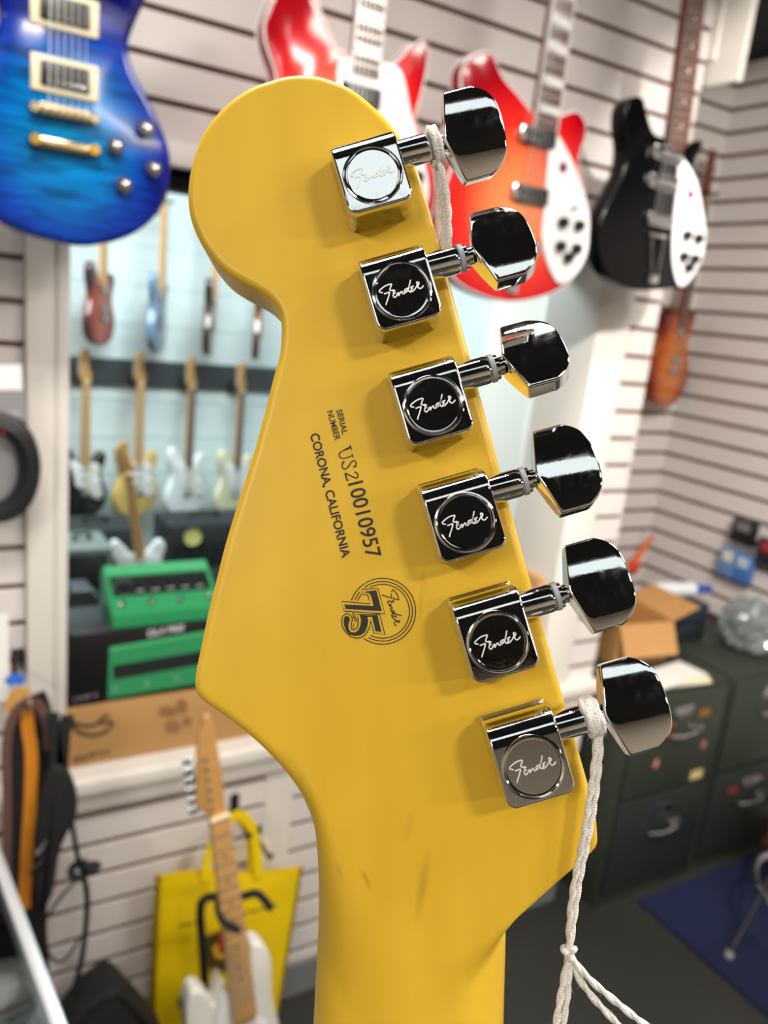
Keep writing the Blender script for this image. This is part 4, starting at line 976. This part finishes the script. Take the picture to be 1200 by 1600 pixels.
# black padded harness with cords
o0 = W(95, 1180, Y=1.46); t = thing('black_harness', 'black padded strap bundle with dangling knotted cords', 'strap', T(*o0))
def hb(P, Y=1.46): return [(W(u, v, Y=Y)-o0) for u, v in P]
bm = bmesh.new(); tube(bm, catmull(hb([(82, 1115), (86, 1160), (92, 1200), (98, 1240)]), 6), 1, flat=(.022, .008), up=(0, 1, 0)); obj('webbing', bm, st_black, t, True)
bm = bmesh.new(); tube(bm, catmull(hb([(106, 1118), (100, 1150), (97, 1200), (95, 1240)]), 6), 1, flat=(.022, .008), up=(0, 1, 0)); obj('webbing', bm, st_black, t, True)
P = hb([(80, 1195), (100, 1195), (112, 1212), (120, 1240), (118, 1275), (104, 1300), (92, 1330), (82, 1390), (62, 1420), (52, 1370), (55, 1290), (66, 1235)])
bm = bmesh.new(); slab(bm, [(p.x, p.z) for p in catmull(P, 5, True)], -.014, .014, .010, 4)
bmesh.ops.rotate(bm, verts=bm.verts[:], cent=(0, 0, 0), matrix=Matrix.Rotation(math.pi/2, 3, 'X')); obj('pad', bm, st_black, t, True, 60)
for P, r_ in (([(112, 1285), (118, 1320), (124, 1350), (132, 1366)], .005), ([(130, 1366), (136, 1400), (134, 1450), (128, 1495), (120, 1530), (113, 1552)], .006), ([(128, 1368), (105, 1390), (82, 1420), (70, 1445), (74, 1485), (90, 1503), (110, 1490), (126, 1462)], .003)):
    bm = bmesh.new(); tube(bm, catmull(hb(P, 1.455), 7), r_, 8); obj('cord', bm, st_black, t, True)
bm = bmesh.new(); kp = hb([(132, 1358)], 1.455)[0]
tube(bm, [kp+Vector((.018*math.cos(a_)+.008*math.cos(3*a_), .006*math.sin(3*a_), .012*math.sin(a_)-.006*math.sin(2*a_))) for a_ in np.linspace(0, 2*math.pi, 31)[:-1]], .008, 8, True); obj('cord_knot', bm, st_black, t, True)
for P in ([(58, 1335), (74, 1312)], [(46, 1364), (68, 1345)]):
    bm = bmesh.new(); tube(bm, hb(P, 1.44), .004, 8); obj('buckle', bm, chrome, t, True)
t = thing('wall_peg', 'chrome slat-wall peg carrying the straps', 'peg')
a, b_ = W(48, 1105, Y=1.44), W(48, 1105, Y=1.44); bm = bmesh.new(); tube(bm, [a, Vector((a.x, YA+.005, a.z))], .004, 8); obj('rod', bm, chrome, t, True)
bm = bmesh.new(); bx(bm, a.x-.012, a.x+.012, YA-.003, YA+.002, a.z-.03, a.z+.03); obj('plate', bm, chrome, t)

# ------------------------------------------------------------------ glass counter, lower left
A = W(10, 1350, Z=.95); B = W(105, 1600, Z=.95); dv = (A-B).normalized(); yaw = math.atan2(-dv.x, dv.y)
o0 = B+dv*-.9; o0.z = 0; LEN = (A-o0).length if False else (Vector((A.x, A.y, 0))-o0).length+.10
t = thing('display_counter', 'glass-topped display counter with pale metal edge at lower left', 'counter', T(*o0)@Matrix.Rotation(yaw, 4, 'Z'))
alu = mat('counter_alu', (214, 218, 222), .3, .4)
box('base', -.52, -.012, .0, LEN-.01, 0, .55, mat('counter_grey', (120, 124, 126), .6), t)
box('edge_strip', -.018, .0, .0, LEN, .918, .952, alu, t, .003); box('edge_strip', -.54, -.018, LEN-.018, LEN, .918, .952, alu, t, .003)
box('edge_strip', -.018, .0, .0, LEN, .55, .575, alu, t, .002); box('corner_post', -.018, 0, LEN-.018, LEN, .575, .918, alu, t, .002)
box('top_glass', -.54, -.018, .0, LEN-.018, .941, .948, gm, t); box('front_glass', -.009, -.004, .0, LEN-.018, .575, .918, gm, t)
box('glass_shelf', -.50, -.03, .0, LEN-.03, .745, .752, gm, t); box('deck', -.52, -.02, 0, LEN-.02, .55, .556, mat('counter_deck', (172, 178, 180), .5), t)
for k, (x, y, sx, sy, sz, c) in enumerate(((-.10, LEN-.20, .10, .14, .05, (196, 200, 198)), (-.24, LEN-.34, .12, .10, .07, (90, 98, 100)), (-.12, LEN-.46, .09, .16, .04, (206, 204, 190)), (-.28, LEN-.62, .14, .12, .06, (120, 128, 130)))):
    pt = T(*o0)@Matrix.Rotation(yaw, 4, 'Z')@T(x, y, .5565)
    q = thing('boxed_accessory', ['pale grey boxed accessory nearest the counter corner', 'dark grey boxed accessory inside the glass counter', 'cream boxed accessory inside the glass counter', 'mid grey boxed accessory deeper inside the glass counter'][k], 'box', pt, 'boxed accessories inside the counter')
    box('carton', -sx/2, sx/2, -sy/2, sy/2, 0, sz, mat('acc%d' % k, c, .5), q, .002); box('label', -sx*.3, sx*.3, -sy*.3, sy*.1, sz, sz+.0006, wp, q)
# black soft case standing behind the counter
Yk = 1.47; P = [(172, 1519), (186, 1528), (215, 1560), (250, 1600), (268, 1680), (270, 1760), (90, 1760), (84, 1680), (96, 1590), (125, 1552), (158, 1526)]
o0 = W(172, 1700, Y=Yk); t = thing('soft_case', 'black soft case with a pointed top at the bottom left', 'case', T(o0.x, Yk, 0))
Q = [W(u, v, Y=Yk) for u, v in P]; Q = [(p.x-o0.x, p.z if i not in (5, 6) else .002) for i, p in enumerate(Q)]
bm = bmesh.new(); slab(bm, Q, -.05, .05, .014, 3); bmesh.ops.rotate(bm, verts=bm.verts[:], cent=(0, 0, 0), matrix=Matrix.Rotation(math.pi/2, 3, 'X')); obj('shell', bm, mat('case_black', (17, 20, 22), .8, bump=.3, bscale=300), t, True, 50)
bm = bmesh.new(); Q2 = [(x*.93, -.052, (z-.25)*.95+.25) for x, z in Q]; tube(bm, Q2[:5]+Q2[7:], .003, 6) if False else tube(bm, Q2, .003, 6, True); obj('zip', bm, black_plastic, t)
# yellow shopping bag on a hook
Yb = 1.55
o0 = W(350, 1480, Y=Yb); t = thing('shopping_bag', 'bright yellow printed shopping bag hanging on the slat wall', 'bag', T(*o0))
yelm = mat('bag_yellow', (236, 202, 6), .45, var=.06, vscale=12)
cor = [W(243, 1368, Y=Yb), W(474, 1355, Y=Yb), W(434, 1592, Y=Yb), W(232, 1622, Y=Yb)]
NU, NV = 22, 22; vv = []; fc = []
for s_ in (0, 1):
    for i in range(NV+1):
        for j in range(NU+1):
            a_, b2 = j/NU, i/NV; p = (cor[0]*(1-a_)+cor[1]*a_)*(1-b2)+(cor[3]*(1-a_)+cor[2]*a_)*b2
            bul = .026*(math.sin(math.pi*a_)**.6)*(.25+.75*b2)+.004*math.sin(9*a_+5*b2)*math.sin(math.pi*a_)
            p = p+Vector((0, -bul if s_ == 0 else bul*.6, .006*math.sin(7*a_)*(1-b2))); vv.append(p-o0)
n0 = (NU+1)*(NV+1)
for s_ in (0, 1):
    for i in range(NV):
        for j in range(NU):
            a_ = s_*n0+i*(NU+1)+j; f = (a_, a_+1, a_+NU+2, a_+NU+1); fc.append(f if s_ == 0 else f[::-1])
for i in range(NV):
    for j in (0, NU): a_ = i*(NU+1)+j; fc.append((a_, a_+NU+1, a_+NU+1+n0, a_+n0))
for j in range(NU): a_ = NV*(NU+1)+j; fc.append((a_, a_+1, a_+1+n0, a_+n0))
me = bpy.data.meshes.new('sack'); me.from_pydata([v[:] for v in vv], [], fc); me.shade_smooth(); sack = link('sack', me, yelm, t)
for dyk, P in ((-.012, [(318, 1372), (322, 1340), (334, 1310), (358, 1275), (372, 1268), (388, 1282), (396, 1310), (400, 1340), (402, 1366)]), (.012, [(322, 1368), (330, 1335), (345, 1300), (368, 1280), (384, 1290), (392, 1310), (396, 1345), (396, 1366)])):
    bm = bmesh.new(); tube(bm, [p-o0+Vector((0, dyk, 0)) for p in catmull([W(*q_, Y=Yb) for q_ in P], 6)], 1, flat=(.022, .003), up=(0, 1, 0)); obj('handle', bm, yelm, t, True)
def bagp(u, v): p = W(u, v, Y=Yb-.034)-o0; return p
bm = bmesh.new()
for u0, v0, u1, v1 in ((278, 1447, 300, 1443), (304, 1442, 318, 1439), (376, 1428, 386, 1426), (390, 1425, 402, 1422), (405, 1421, 416, 1418), (420, 1417, 432, 1415)):
    tube(bm, [bagp(u0, v0), bagp(u1, v1)], 1, flat=(.005, .0008), up=(0, 1, 0))
obj('printed_line', bm, print_black, sack)
def bpoly(name, P, m, dy=0):
    bm = bmesh.new(); bm.faces.new([bm.verts.new(bagp(u, v)+Vector((0, dy, 0))) for u, v in P]); return obj(name, bm, m, sack)
bpoly('printed_emblem', [(322, 1462), (350, 1452), (388, 1452), (390, 1480), (378, 1505), (350, 1518), (326, 1512)], mat('print_olive', (70, 62, 20), .6), -.001)
bpoly('printed_red', [(341, 1450), (353, 1455), (354, 1480), (342, 1486)], mat('print_red', (170, 20, 24), .6), -.002)
bpoly('printed_gold', [(330, 1480), (340, 1472), (342, 1488), (360, 1488), (352, 1498), (336, 1496)], mat('print_gold', (214, 160, 40), .6), -.0025)
bm = bmesh.new(); tube(bm, catmull([bagp(*p) for p in ((305, 1548), (290, 1552), (281, 1562), (284, 1574), (300, 1578), (318, 1566), (330, 1552))], 6), 1, flat=(.010, .0008), up=(0, 1, 0)); obj('printed_script', bm, print_black, sack)
# hooks behind the bag
for lab, u, v in (('black slat-wall hook above the yellow bag', 366, 1268), ('short black hook under the bag handle', 398, 1300)):
    p = W(u, v, Y=YA-.006); t = thing('wall_hook', lab, 'hook', T(*p), 'black slat-wall hooks')
    hh = .06 if u < 380 else .018; ww = .011 if u < 380 else .018
    box('plate', -ww, ww, -.001, .005, -hh*.2, hh*.8, black_plastic, t, .002); bm = bmesh.new(); tube(bm, catmull([(0, 0, 0), (0, -.06, -.004), (0, -.10, -.004), (0, -.112, .012)], 5), .005, 8); obj('prong', bm, black_plastic, t, True)
for lab, P in (('white price card left behind the yellow bag handle', ((366, 1346), (386, 1340), (386, 1306), (366, 1328))), ('white price card right behind the yellow bag handle', ((404, 1348), (416, 1346), (422, 1310), (406, 1312)))):
    Q = [W(u, v, Y=1.60) for u, v in P]; bm = bmesh.new(); a_ = [bm.verts.new(q_) for q_ in Q]; b2 = [bm.verts.new(q_+Vector((0, .0015, 0))) for q_ in Q]
    bm.faces.new(a_); bm.faces.new(b2[::-1]); [bm.faces.new((a_[k], a_[(k+1) % 4], b2[(k+1) % 4], b2[k])) for k in range(4)]
    tag(obj('price_card', bm, mat('price_white', (236, 226, 208), .6), None), lab, 'card', 'price cards by the bag')

# ------------------------------------------------------------------ right side: cabinets, mat, stool, boxes
cabm = mat('cabinet_green', (52, 58, 48), .45, .1, var=.1, vscale=6); cab_dark = mat('cabinet_dark', (34, 40, 37), .45)
def cabinet(label, x0, x1, y0, y1, top):
    t = thing('file_cabinet', label, 'cabinet', T(x0, y0, 0)); w_ = x1-x0; d_ = y1-y0
    box('carcass', 0, w_, .018, d_, 0, top, cabm, t, .003)
    dh = (top-.09)/2
    for k in range(2):
        z0 = .06+k*(dh+.012); dr = box('drawer_front', .014, w_-.014, 0, .0178, z0, z0+dh, cabm if k else cab_dark, t, .004)
        zc = z0+dh*.62
        bm = bmesh.new(); tube(bm, catmull([(w_*.36, 0, zc), (w_*.36, -.024, zc+.002), (w_*.5, -.03, zc-.004), (w_*.64, -.024, zc+.002), (w_*.64, 0, zc)], 5), .005, 8); obj('handle', bm, chrome, dr, True)
        box('label_holder', w_*.40, w_*.60, -.003, 0, zc+.05, zc+.09, chrome, dr, .001)
        bm = bmesh.new(); cyl(bm, (w_*.72, 0, zc), (w_*.72, -.012, zc), .008, 12); obj('latch', bm, chrome, dr, True)
    return t
CY0, CT = 1.52, .79
c1_ = cabinet('dark green two-drawer file cabinet with stickers and magnets', 1.925, 2.375, CY0, 2.16, CT)
c2_ = cabinet('dark file cabinet beside the right wall behind the stool', 2.395, 2.835, CY0, 2.16, CT)
def sticker(parent, u, v, w_, h_, m, nm='sticker', X0=1.925):
    p = W(u, v, Y=CY0-.001); x, z = p.x-X0, p.z; box(nm, x-w_/2, x+w_/2, -.0025, -.0005, z-h_/2, z+h_/2, m, parent)
sticker(c1_, 1045, 1142, .035, .05, mat('st_red', (196, 60, 30), .5)); sticker(c1_, 1048, 1140, .016, .026, mat('st_yel', (232, 178, 40), .5))
sticker(c1_, 1101, 1113, .05, .026, mat('st_amber', (150, 96, 24), .5)); sticker(c1_, 1088, 1210, .06, .032, mat('st_cream', (206, 190, 130), .6))
sticker(c1_, 1025, 1193, .018, .028, mat('st_pink', (206, 132, 124), .6)); sticker(c1_, 1099, 1163, .016, .026, mat('st_pink2', (186, 120, 120), .6))
sticker(c2_, 1178, 1218, .10, .012, mat('st_lilac', (150, 140, 146), .6), X0=2.395); sticker(c2_, 1145, 1235, .05, .016, mat('st_red2', (150, 40, 44), .6), X0=2.395)
# open carton on the cabinet
p = W(1002, 1062, Z=CT); t = thing('cardboard_box', 'open kraft carton with raised flaps on the file cabinet', 'box', T(2.02, 1.73, CT)@Matrix.Rotation(-.12, 4, 'Z'))
kr2 = mat('kraft2', (186, 138, 84), .8, var=.06, vscale=8)
BW, BD, BH = .23, .24, .15
for nm, a_ in (('side_panel', (0, BW, 0, .004, 0, BH)), ('side_panel', (0, BW, BD-.004, BD, 0, BH)), ('side_panel', (0, .004, .004, BD-.004, 0, BH)), ('side_panel', (BW-.004, BW, .004, BD-.004, 0, BH)), ('bottom_panel', (.004, BW-.004, .004, BD-.004, 0, .004))): box(nm, *a_, kr2, t)
def flap(P): 
    bm = bmesh.new(); a_ = [bm.verts.new(p_) for p_ in P]; n_ = (Vector(P[1])-Vector(P[0])).cross(Vector(P[2])-Vector(P[0])).normalized()*.003; b2 = [bm.verts.new(Vector(p_)+n_) for p_ in P]
    bm.faces.new(a_[::-1]); bm.faces.new(b2); [bm.faces.new((a_[k], a_[(k+1) % 4], b2[(k+1) % 4], b2[k])) for k in range(4)]; obj('flap', bm, kr2, t)
flap([(0, 0, BH), (0, BD, BH), (-.10, BD, BH+.06), (-.10, 0, BH+.06)]); flap([(BW, 0, BH), (BW+.11, 0, BH+.045), (BW+.11, BD, BH+.045), (BW, BD, BH)])
flap([(0, BD, BH), (BW, BD, BH), (BW, BD+.04, BH+.12), (0, BD+.04, BH+.12)]); flap([(0, 0, BH), (BW, 0, BH), (BW, -.05, BH-.10), (0, -.05, BH-.10)])
bm = bmesh.new(); cyl(bm, (BW*.62, -.002, .09), (BW*.62, .002, .09), .018, 14); obj('grip_hole', bm, mat('hole_dark', (60, 38, 24), .9), t)
t = thing('paper_stack', 'white papers lying on the front of the file cabinet', 'paper', T(2.02, CY0+.02, CT))
for k in range(4):
    bm = bmesh.new(); bx(bm, 0, .26, 0, .11, k*.004, k*.004+.0035); bmesh.ops.rotate(bm, verts=bm.verts[:], cent=(.13, .05, 0), matrix=Matrix.Rotation(.08*(k-1.5), 3, 'Z')); obj('sheet', bm, mat('paper%d' % k, [(232, 226, 206), (226, 222, 214), (222, 208, 120), (236, 232, 226)][k], .7), t)
t = thing('plastic_bundle', 'crumpled clear plastic bundle on the right file cabinet', 'plastic', T(2.70, 1.70, CT))
bm = bmesh.new(); bmesh.ops.create_icosphere(bm, subdivisions=4, radius=1)
for v in bm.verts:
    n_ = math.sin(9*v.co.x+4*v.co.y)*math.cos(7*v.co.z)+.6*math.sin(17*v.co.y+13*v.co.z); v.co *= 1+.13*n_; v.co = Vector((v.co.x*.11, v.co.y*.12, max(v.co.z, -.75)*.10+.0751))
obj('film', bm, mat('film_clear', (176, 186, 186), .15, .2, trans=.5), t)
bm = bmesh.new(); tube(bm, catmull([(-.09, -.03, .05), (0, -.06, .13), (.07, -.02, .11), (.09, .02, .03)], 6), .012, 8); obj('dark_lining', bm, black_matte, t, True)
t = thing('spray_tube', 'white tube with blue cap lying on the right cabinet clutter', 'tube', T(2.48, 1.90, CT+.145)@Matrix.Rotation(-.2, 4, 'Z'))
bm = bmesh.new(); cyl(bm, (-.10, 0, .03), (.08, 0, .03), .028, 18); obj('barrel', bm, mat('tube_white', (220, 222, 226), .4), t, True)
bm = bmesh.new(); cyl(bm, (.08, 0, .03), (.16, 0, .03), .02, 18, .014); obj('cap', bm, mat('tube_blue', (40, 80, 170), .4), t, True)
t = thing('dark_case', 'low dark plastic case under the white tube on the cabinet', 'case', T(2.40, 1.80, CT)); box('lower_shell', 0, .17, 0, .2, 0, .07, mat('case_navy', (30, 36, 44), .5), t, .008); box('lid', 0, .17, 0, .2, .0705, .145, mat('case_navy2', (36, 44, 60), .5), t, .01)
# blue mat
struct_m = box('floor_mat', 2.10, 2.84, .25, 1.50, .0005, .012, mat('mat_blue', (4, 18, 56), .9, bump=.4, bscale=400, var=.15, vscale=60)); tag(struct_m, 'dark blue floor mat in front of the file cabinets', 'mat')
# stool
f0 = W(1137, 1495, Z=.01); sc_ = Vector((f0.x+.24, f0.y-.13, .0125))
t = thing('bar_stool', 'chrome bar stool with round foot ring standing on the blue mat', 'stool', T(*sc_))
for k in range(4):
    an = math.atan2(.13, -.24)+k*math.pi/2; bm = bmesh.new(); ca, sa = math.cos(an), math.sin(an)
    tube(bm, [(ca*.27, sa*.27, .008), (ca*.215, sa*.215, .24), (ca*.13, sa*.13, .66)], .009, 8); lg = obj('leg', bm, chrome, t, True)
    bm = bmesh.new(); lathe(bm, [(.013, 0), (.013, .014), (.010, .02)], 12, T(ca*.27, sa*.27, 0)); obj('foot_cap', bm, mat('foot_grey', (150, 150, 148), .5), lg, True)
bm = bmesh.new(); tube(bm, [(.215*math.cos(a_), .215*math.sin(a_), .245) for a_ in np.linspace(0, 2*math.pi, 49)[:-1]], .010, 8, True); obj('foot_ring', bm, chrome, t, True)
bm = bmesh.new(); lathe(bm, [(.16, .655), (.175, .67), (.18, .71), (.16, .735), (0, .742)], 32, T(0, 0, 0)); obj('seat', bm, black_plastic, t, True)
# packs on the right wall
def pack(lab, u0, v0, u1, v1, m, m2, X=2.79):
    a_, b2 = W(u0, v0, X=X), W(u1, v1, X=X); ya, yb = sorted((a_.y, b2.y)); za, zb2 = sorted((a_.z, b2.z))
    t = thing('accessory_pack', lab, 'pack', T(X, ya, za), 'blister packs on the right wall')
    box('blister', 0, .025, 0, yb-ya, 0, zb2-za, m, t, .004); box('card', -.001, .0, (yb-ya)*.2, (yb-ya)*.8, (zb2-za)*.55, (zb2-za)*.9, m2, t)
    bm = bmesh.new(); tube(bm, [(.01, (yb-ya)/2, zb2-za+.006), (XB-X-.0118, (yb-ya)/2, zb2-za+.006)], .003, 6); obj('peg', bm, chrome, t)
    return t
pack('black accessory pack on the right wall above the blue ones', 1146, 808, 1174, 856, black_plastic, mat('pk_grey', (110, 112, 118), .5))
pack('blue accessory pack hanging lowest on the right wall', 1150, 862, 1168, 916, mat('pk_blue', (70, 112, 176), .35), mat('pk_pale', (180, 196, 214), .5))
pack('pale blue accessory pack beside the lowest blue one', 1127, 852, 1143, 905, mat('pk_blue2', (100, 134, 180), .35), mat('pk_cream', (214, 206, 190), .5))
pack('dark accessory pack with red label at the right edge', 1186, 838, 1215, 892, mat('pk_dark', (34, 30, 34), .4), mat('pk_red', (160, 40, 60), .5))
# orange tool handle and small card on the recess wall
p = W(1003, 862, Y=2.30); t = thing('duster', 'orange-handled duster hanging in the far corner', 'duster', T(*p))
bm = bmesh.new(); tube(bm, catmull([(-.035, 0, -.05), (-.01, 0, -.01), (.02, 0, .03), (.045, 0, .07)], 6), [.016]*6+[.013]*6+[.010]*7, 10); obj('handle', bm, mat('duster_orange', (226, 104, 30), .4), t, True)
bm = bmesh.new(); bmesh.ops.create_uvsphere(bm, u_segments=16, v_segments=10, radius=1)
for v in bm.verts: v.co = Vector((v.co.x*.045-.05, v.co.y*.03, v.co.z*.03-.07))
obj('head', bm, mat('duster_red', (206, 52, 24), .7), t, True)
bm = bmesh.new(); tube(bm, [(.045, 0, .07), (.05, .068, .075)], .003, 6); obj('hook', bm, chrome, t)

# ------------------------------------------------------------------ behind the glass: amplifiers and clutter
def amp(lab, u0, u1, vtop, Y, depth, m, gm_, zbot=0.0):
    a_, b2 = W(u0, vtop, Y=Y), W(u1, vtop, Y=Y); t = thing('guitar_amplifier', lab, 'amplifier', T(a_.x, Y, zbot), 'amplifiers in the room behind the window'); w_ = b2.x-a_.x; h_ = a_.z-zbot
    box('cabinet', 0, w_, .012, depth, 0, h_, m, t, .01); box('grille', .02, w_-.02, 0, .012, .03, h_*.72, gm_, t, .002); pn_ = box('control_panel', .02, w_-.02, .004, .012, h_*.76, h_-.02, mat('amp_panel', (60, 66, 70), .3, .6), t, .001)
    for k in range(6):
        bm = bmesh.new(); x = w_*(.12+.14*k); cyl(bm, (x, .004, h_*.87), (x, -.012, h_*.87), .010, 10); obj('knob', bm, knob_black, pn_, True)
    bm = bmesh.new(); tube(bm, catmull([(w_*.35, depth*.5, h_), (w_*.38, depth*.5, h_+.025), (w_*.62, depth*.5, h_+.025), (w_*.65, depth*.5, h_)], 5), .008, 8); obj('carry_handle', bm, black_plastic, t, True)
tolex = mat('tolex_black', (24, 28, 30), .7); gcl = mat('grille_dark', (40, 46, 48), .8); gsil = mat('grille_silver', (120, 130, 122), .8, var=.2, vscale=80)
amp('black amplifier with dark grille behind the window left', 98, 215, 832, 3.55, .26, tolex, gcl)
amp('black amplifier behind the window right of the leaning guitar', 262, 400, 822, 3.55, .26, tolex, gcl)
amp('grey-green fronted amplifier low behind the window left', 96, 178, 862, 2.9, .24, mat('tolex_grey', (92, 100, 96), .7), gsil)
p = W(301, 838, Y=3.545); bm = bmesh.new(); lathe(bm, [(0, 0), (.04, 0), (.042, .004)], 20, T(p.x, p.y, p.z)@Matrix.Rotation(math.pi/2, 4, 'X'), cap=False); tag(obj('round_sticker', bm, mat('stk_yellow', (206, 206, 120), .5), None), 'pale yellow round sticker on the black amplifier', 'sticker')
amp('low black amplifier carrying the leaning white guitar', 150, 330, 958, 3.62, .34, tolex, gcl) if False else None
# display plinth under the leaning guitar
p = lean.to_translation(); pl = thing('plinth', 'low dark plinth carrying the leaning white guitar', 'plinth', T(p.x-.22, p.y-.10, 0)); box('block', 0, .44, 0, .22, 0, p.z-.012, gcl, pl, .006); box('top_board', -.01, .45, -.01, .23, p.z-.0115, p.z-.0005, tolex, pl, .002)
# toy-like wah pedal on the sill behind the product box
t = thing('wah_pedal', 'dark rocker pedal standing behind the window beside the post', 'pedal', T(*[*W(132, 968, Y=2.35)[:2], 0]))
hz_ = W(132, 968, Y=2.35).z
box('stand_block', -.07, .07, .0, .2, 0, hz_, tolex, t, .004); bm = bmesh.new(); slab(bm, [(-.06, 0), (.06, 0), (.05, .05), (.02, .085), (-.03, .085), (-.055, .05)], -.10, 0, .006); bmesh.ops.rotate(bm, verts=bm.verts[:], cent=(0, 0, 0), matrix=Matrix.Rotation(math.pi/2, 3, 'X')); bmesh.ops.translate(bm, verts=bm.verts[:], vec=(0, .02, hz_)); obj('rocker', bm, mat('wah_dark', (38, 48, 54), .4), t, True)
# right part behind the glass: pale cupboard with a black bag on it
a_ = W(700, 850, Y=3.0); b2 = W(880, 850, Y=3.0)
t = thing('cupboard', 'pale cupboard seen through the right end of the window', 'cupboard', T(a_.x, 3.0, 0)); w_ = min(b2.x, 2.48)-a_.x
box('carcass', 0, w_, .012, .45, 0, a_.z, white_paint, t, .004)
for k in range(2): dr = box('door', .01+k*w_/2, w_/2-.005+k*w_/2, 0, .012, .06, a_.z-.03, white_paint, t, .003); box('door_handle', .02+k*w_/2, .03+k*w_/2, -.012, 0, a_.z*.5, a_.z*.5+.1, chrome, dr)
p0 = W(795, 846, Y=3.02); p1 = W(852, 742, Y=3.02); t = thing('equipment_bag', 'dark box-shaped bag on the cupboard behind the window', 'bag', T(p0.x, 3.05, a_.z))
box('shell', 0, p1.x-p0.x, 0, .2, 0, p1.z-a_.z, mat('bag_dark', (58, 54, 60), .7), t, .012, 3); box('label_patch', (p1.x-p0.x)*.3, (p1.x-p0.x)*.7, -.002, 0, (p1.z-a_.z)*.6, (p1.z-a_.z)*.8, mat('patch_grey', (140, 128, 136), .6), t)
bm = bmesh.new(); tube(bm, catmull([(.04, .1, p1.z-a_.z-.004), (.06, .1, p1.z-a_.z+.03), (.14, .1, p1.z-a_.z+.03), (.16, .1, p1.z-a_.z-.004)], 5), .007, 8); obj('carry_handle', bm, black_plastic, t, True)

# ------------------------------------------------------------------ track spotlight washing the right wall
a_ = Vector((.95, -.15, 2.80)); b2 = Vector((2.85, 1.75, 1.45)); d_ = (b2-a_).normalized()
t = thing('track_spotlight', 'black track spotlight under the ceiling aimed at the right wall', 'light', T(a_.x, a_.y, CEIL))
bm = bmesh.new(); cyl(bm, (0, 0, 0), (0, 0, -.09), .012, 12); obj('stem', bm, black_plastic, t, True)
bm = bmesh.new(); M_ = T(0, 0, a_.z-CEIL)@d_.to_track_quat('Z', 'Y').to_matrix().to_4x4()
lathe(bm, [(0, -.10), (.045, -.10), (.05, -.02), (.055, .03), (.050, .03), (.045, -.015), (0, -.02)], 24, M_, cap=False); obj('shade', bm, black_plastic, t, True)
ld = bpy.data.lights.new('spot', 'SPOT'); ld.energy = 180; ld.color = (1, .95, .88); ld.spot_size = math.radians(64); ld.spot_blend = .25; ld.shadow_soft_size = .03
lo = bpy.data.objects.new('spot_lamp', ld); C.objects.link(lo); lo.parent = t; lo.matrix_local = T(*(Vector((0, 0, a_.z-CEIL))+d_*.04))@(-d_).to_track_quat('Z', 'Y').to_matrix().to_4x4()
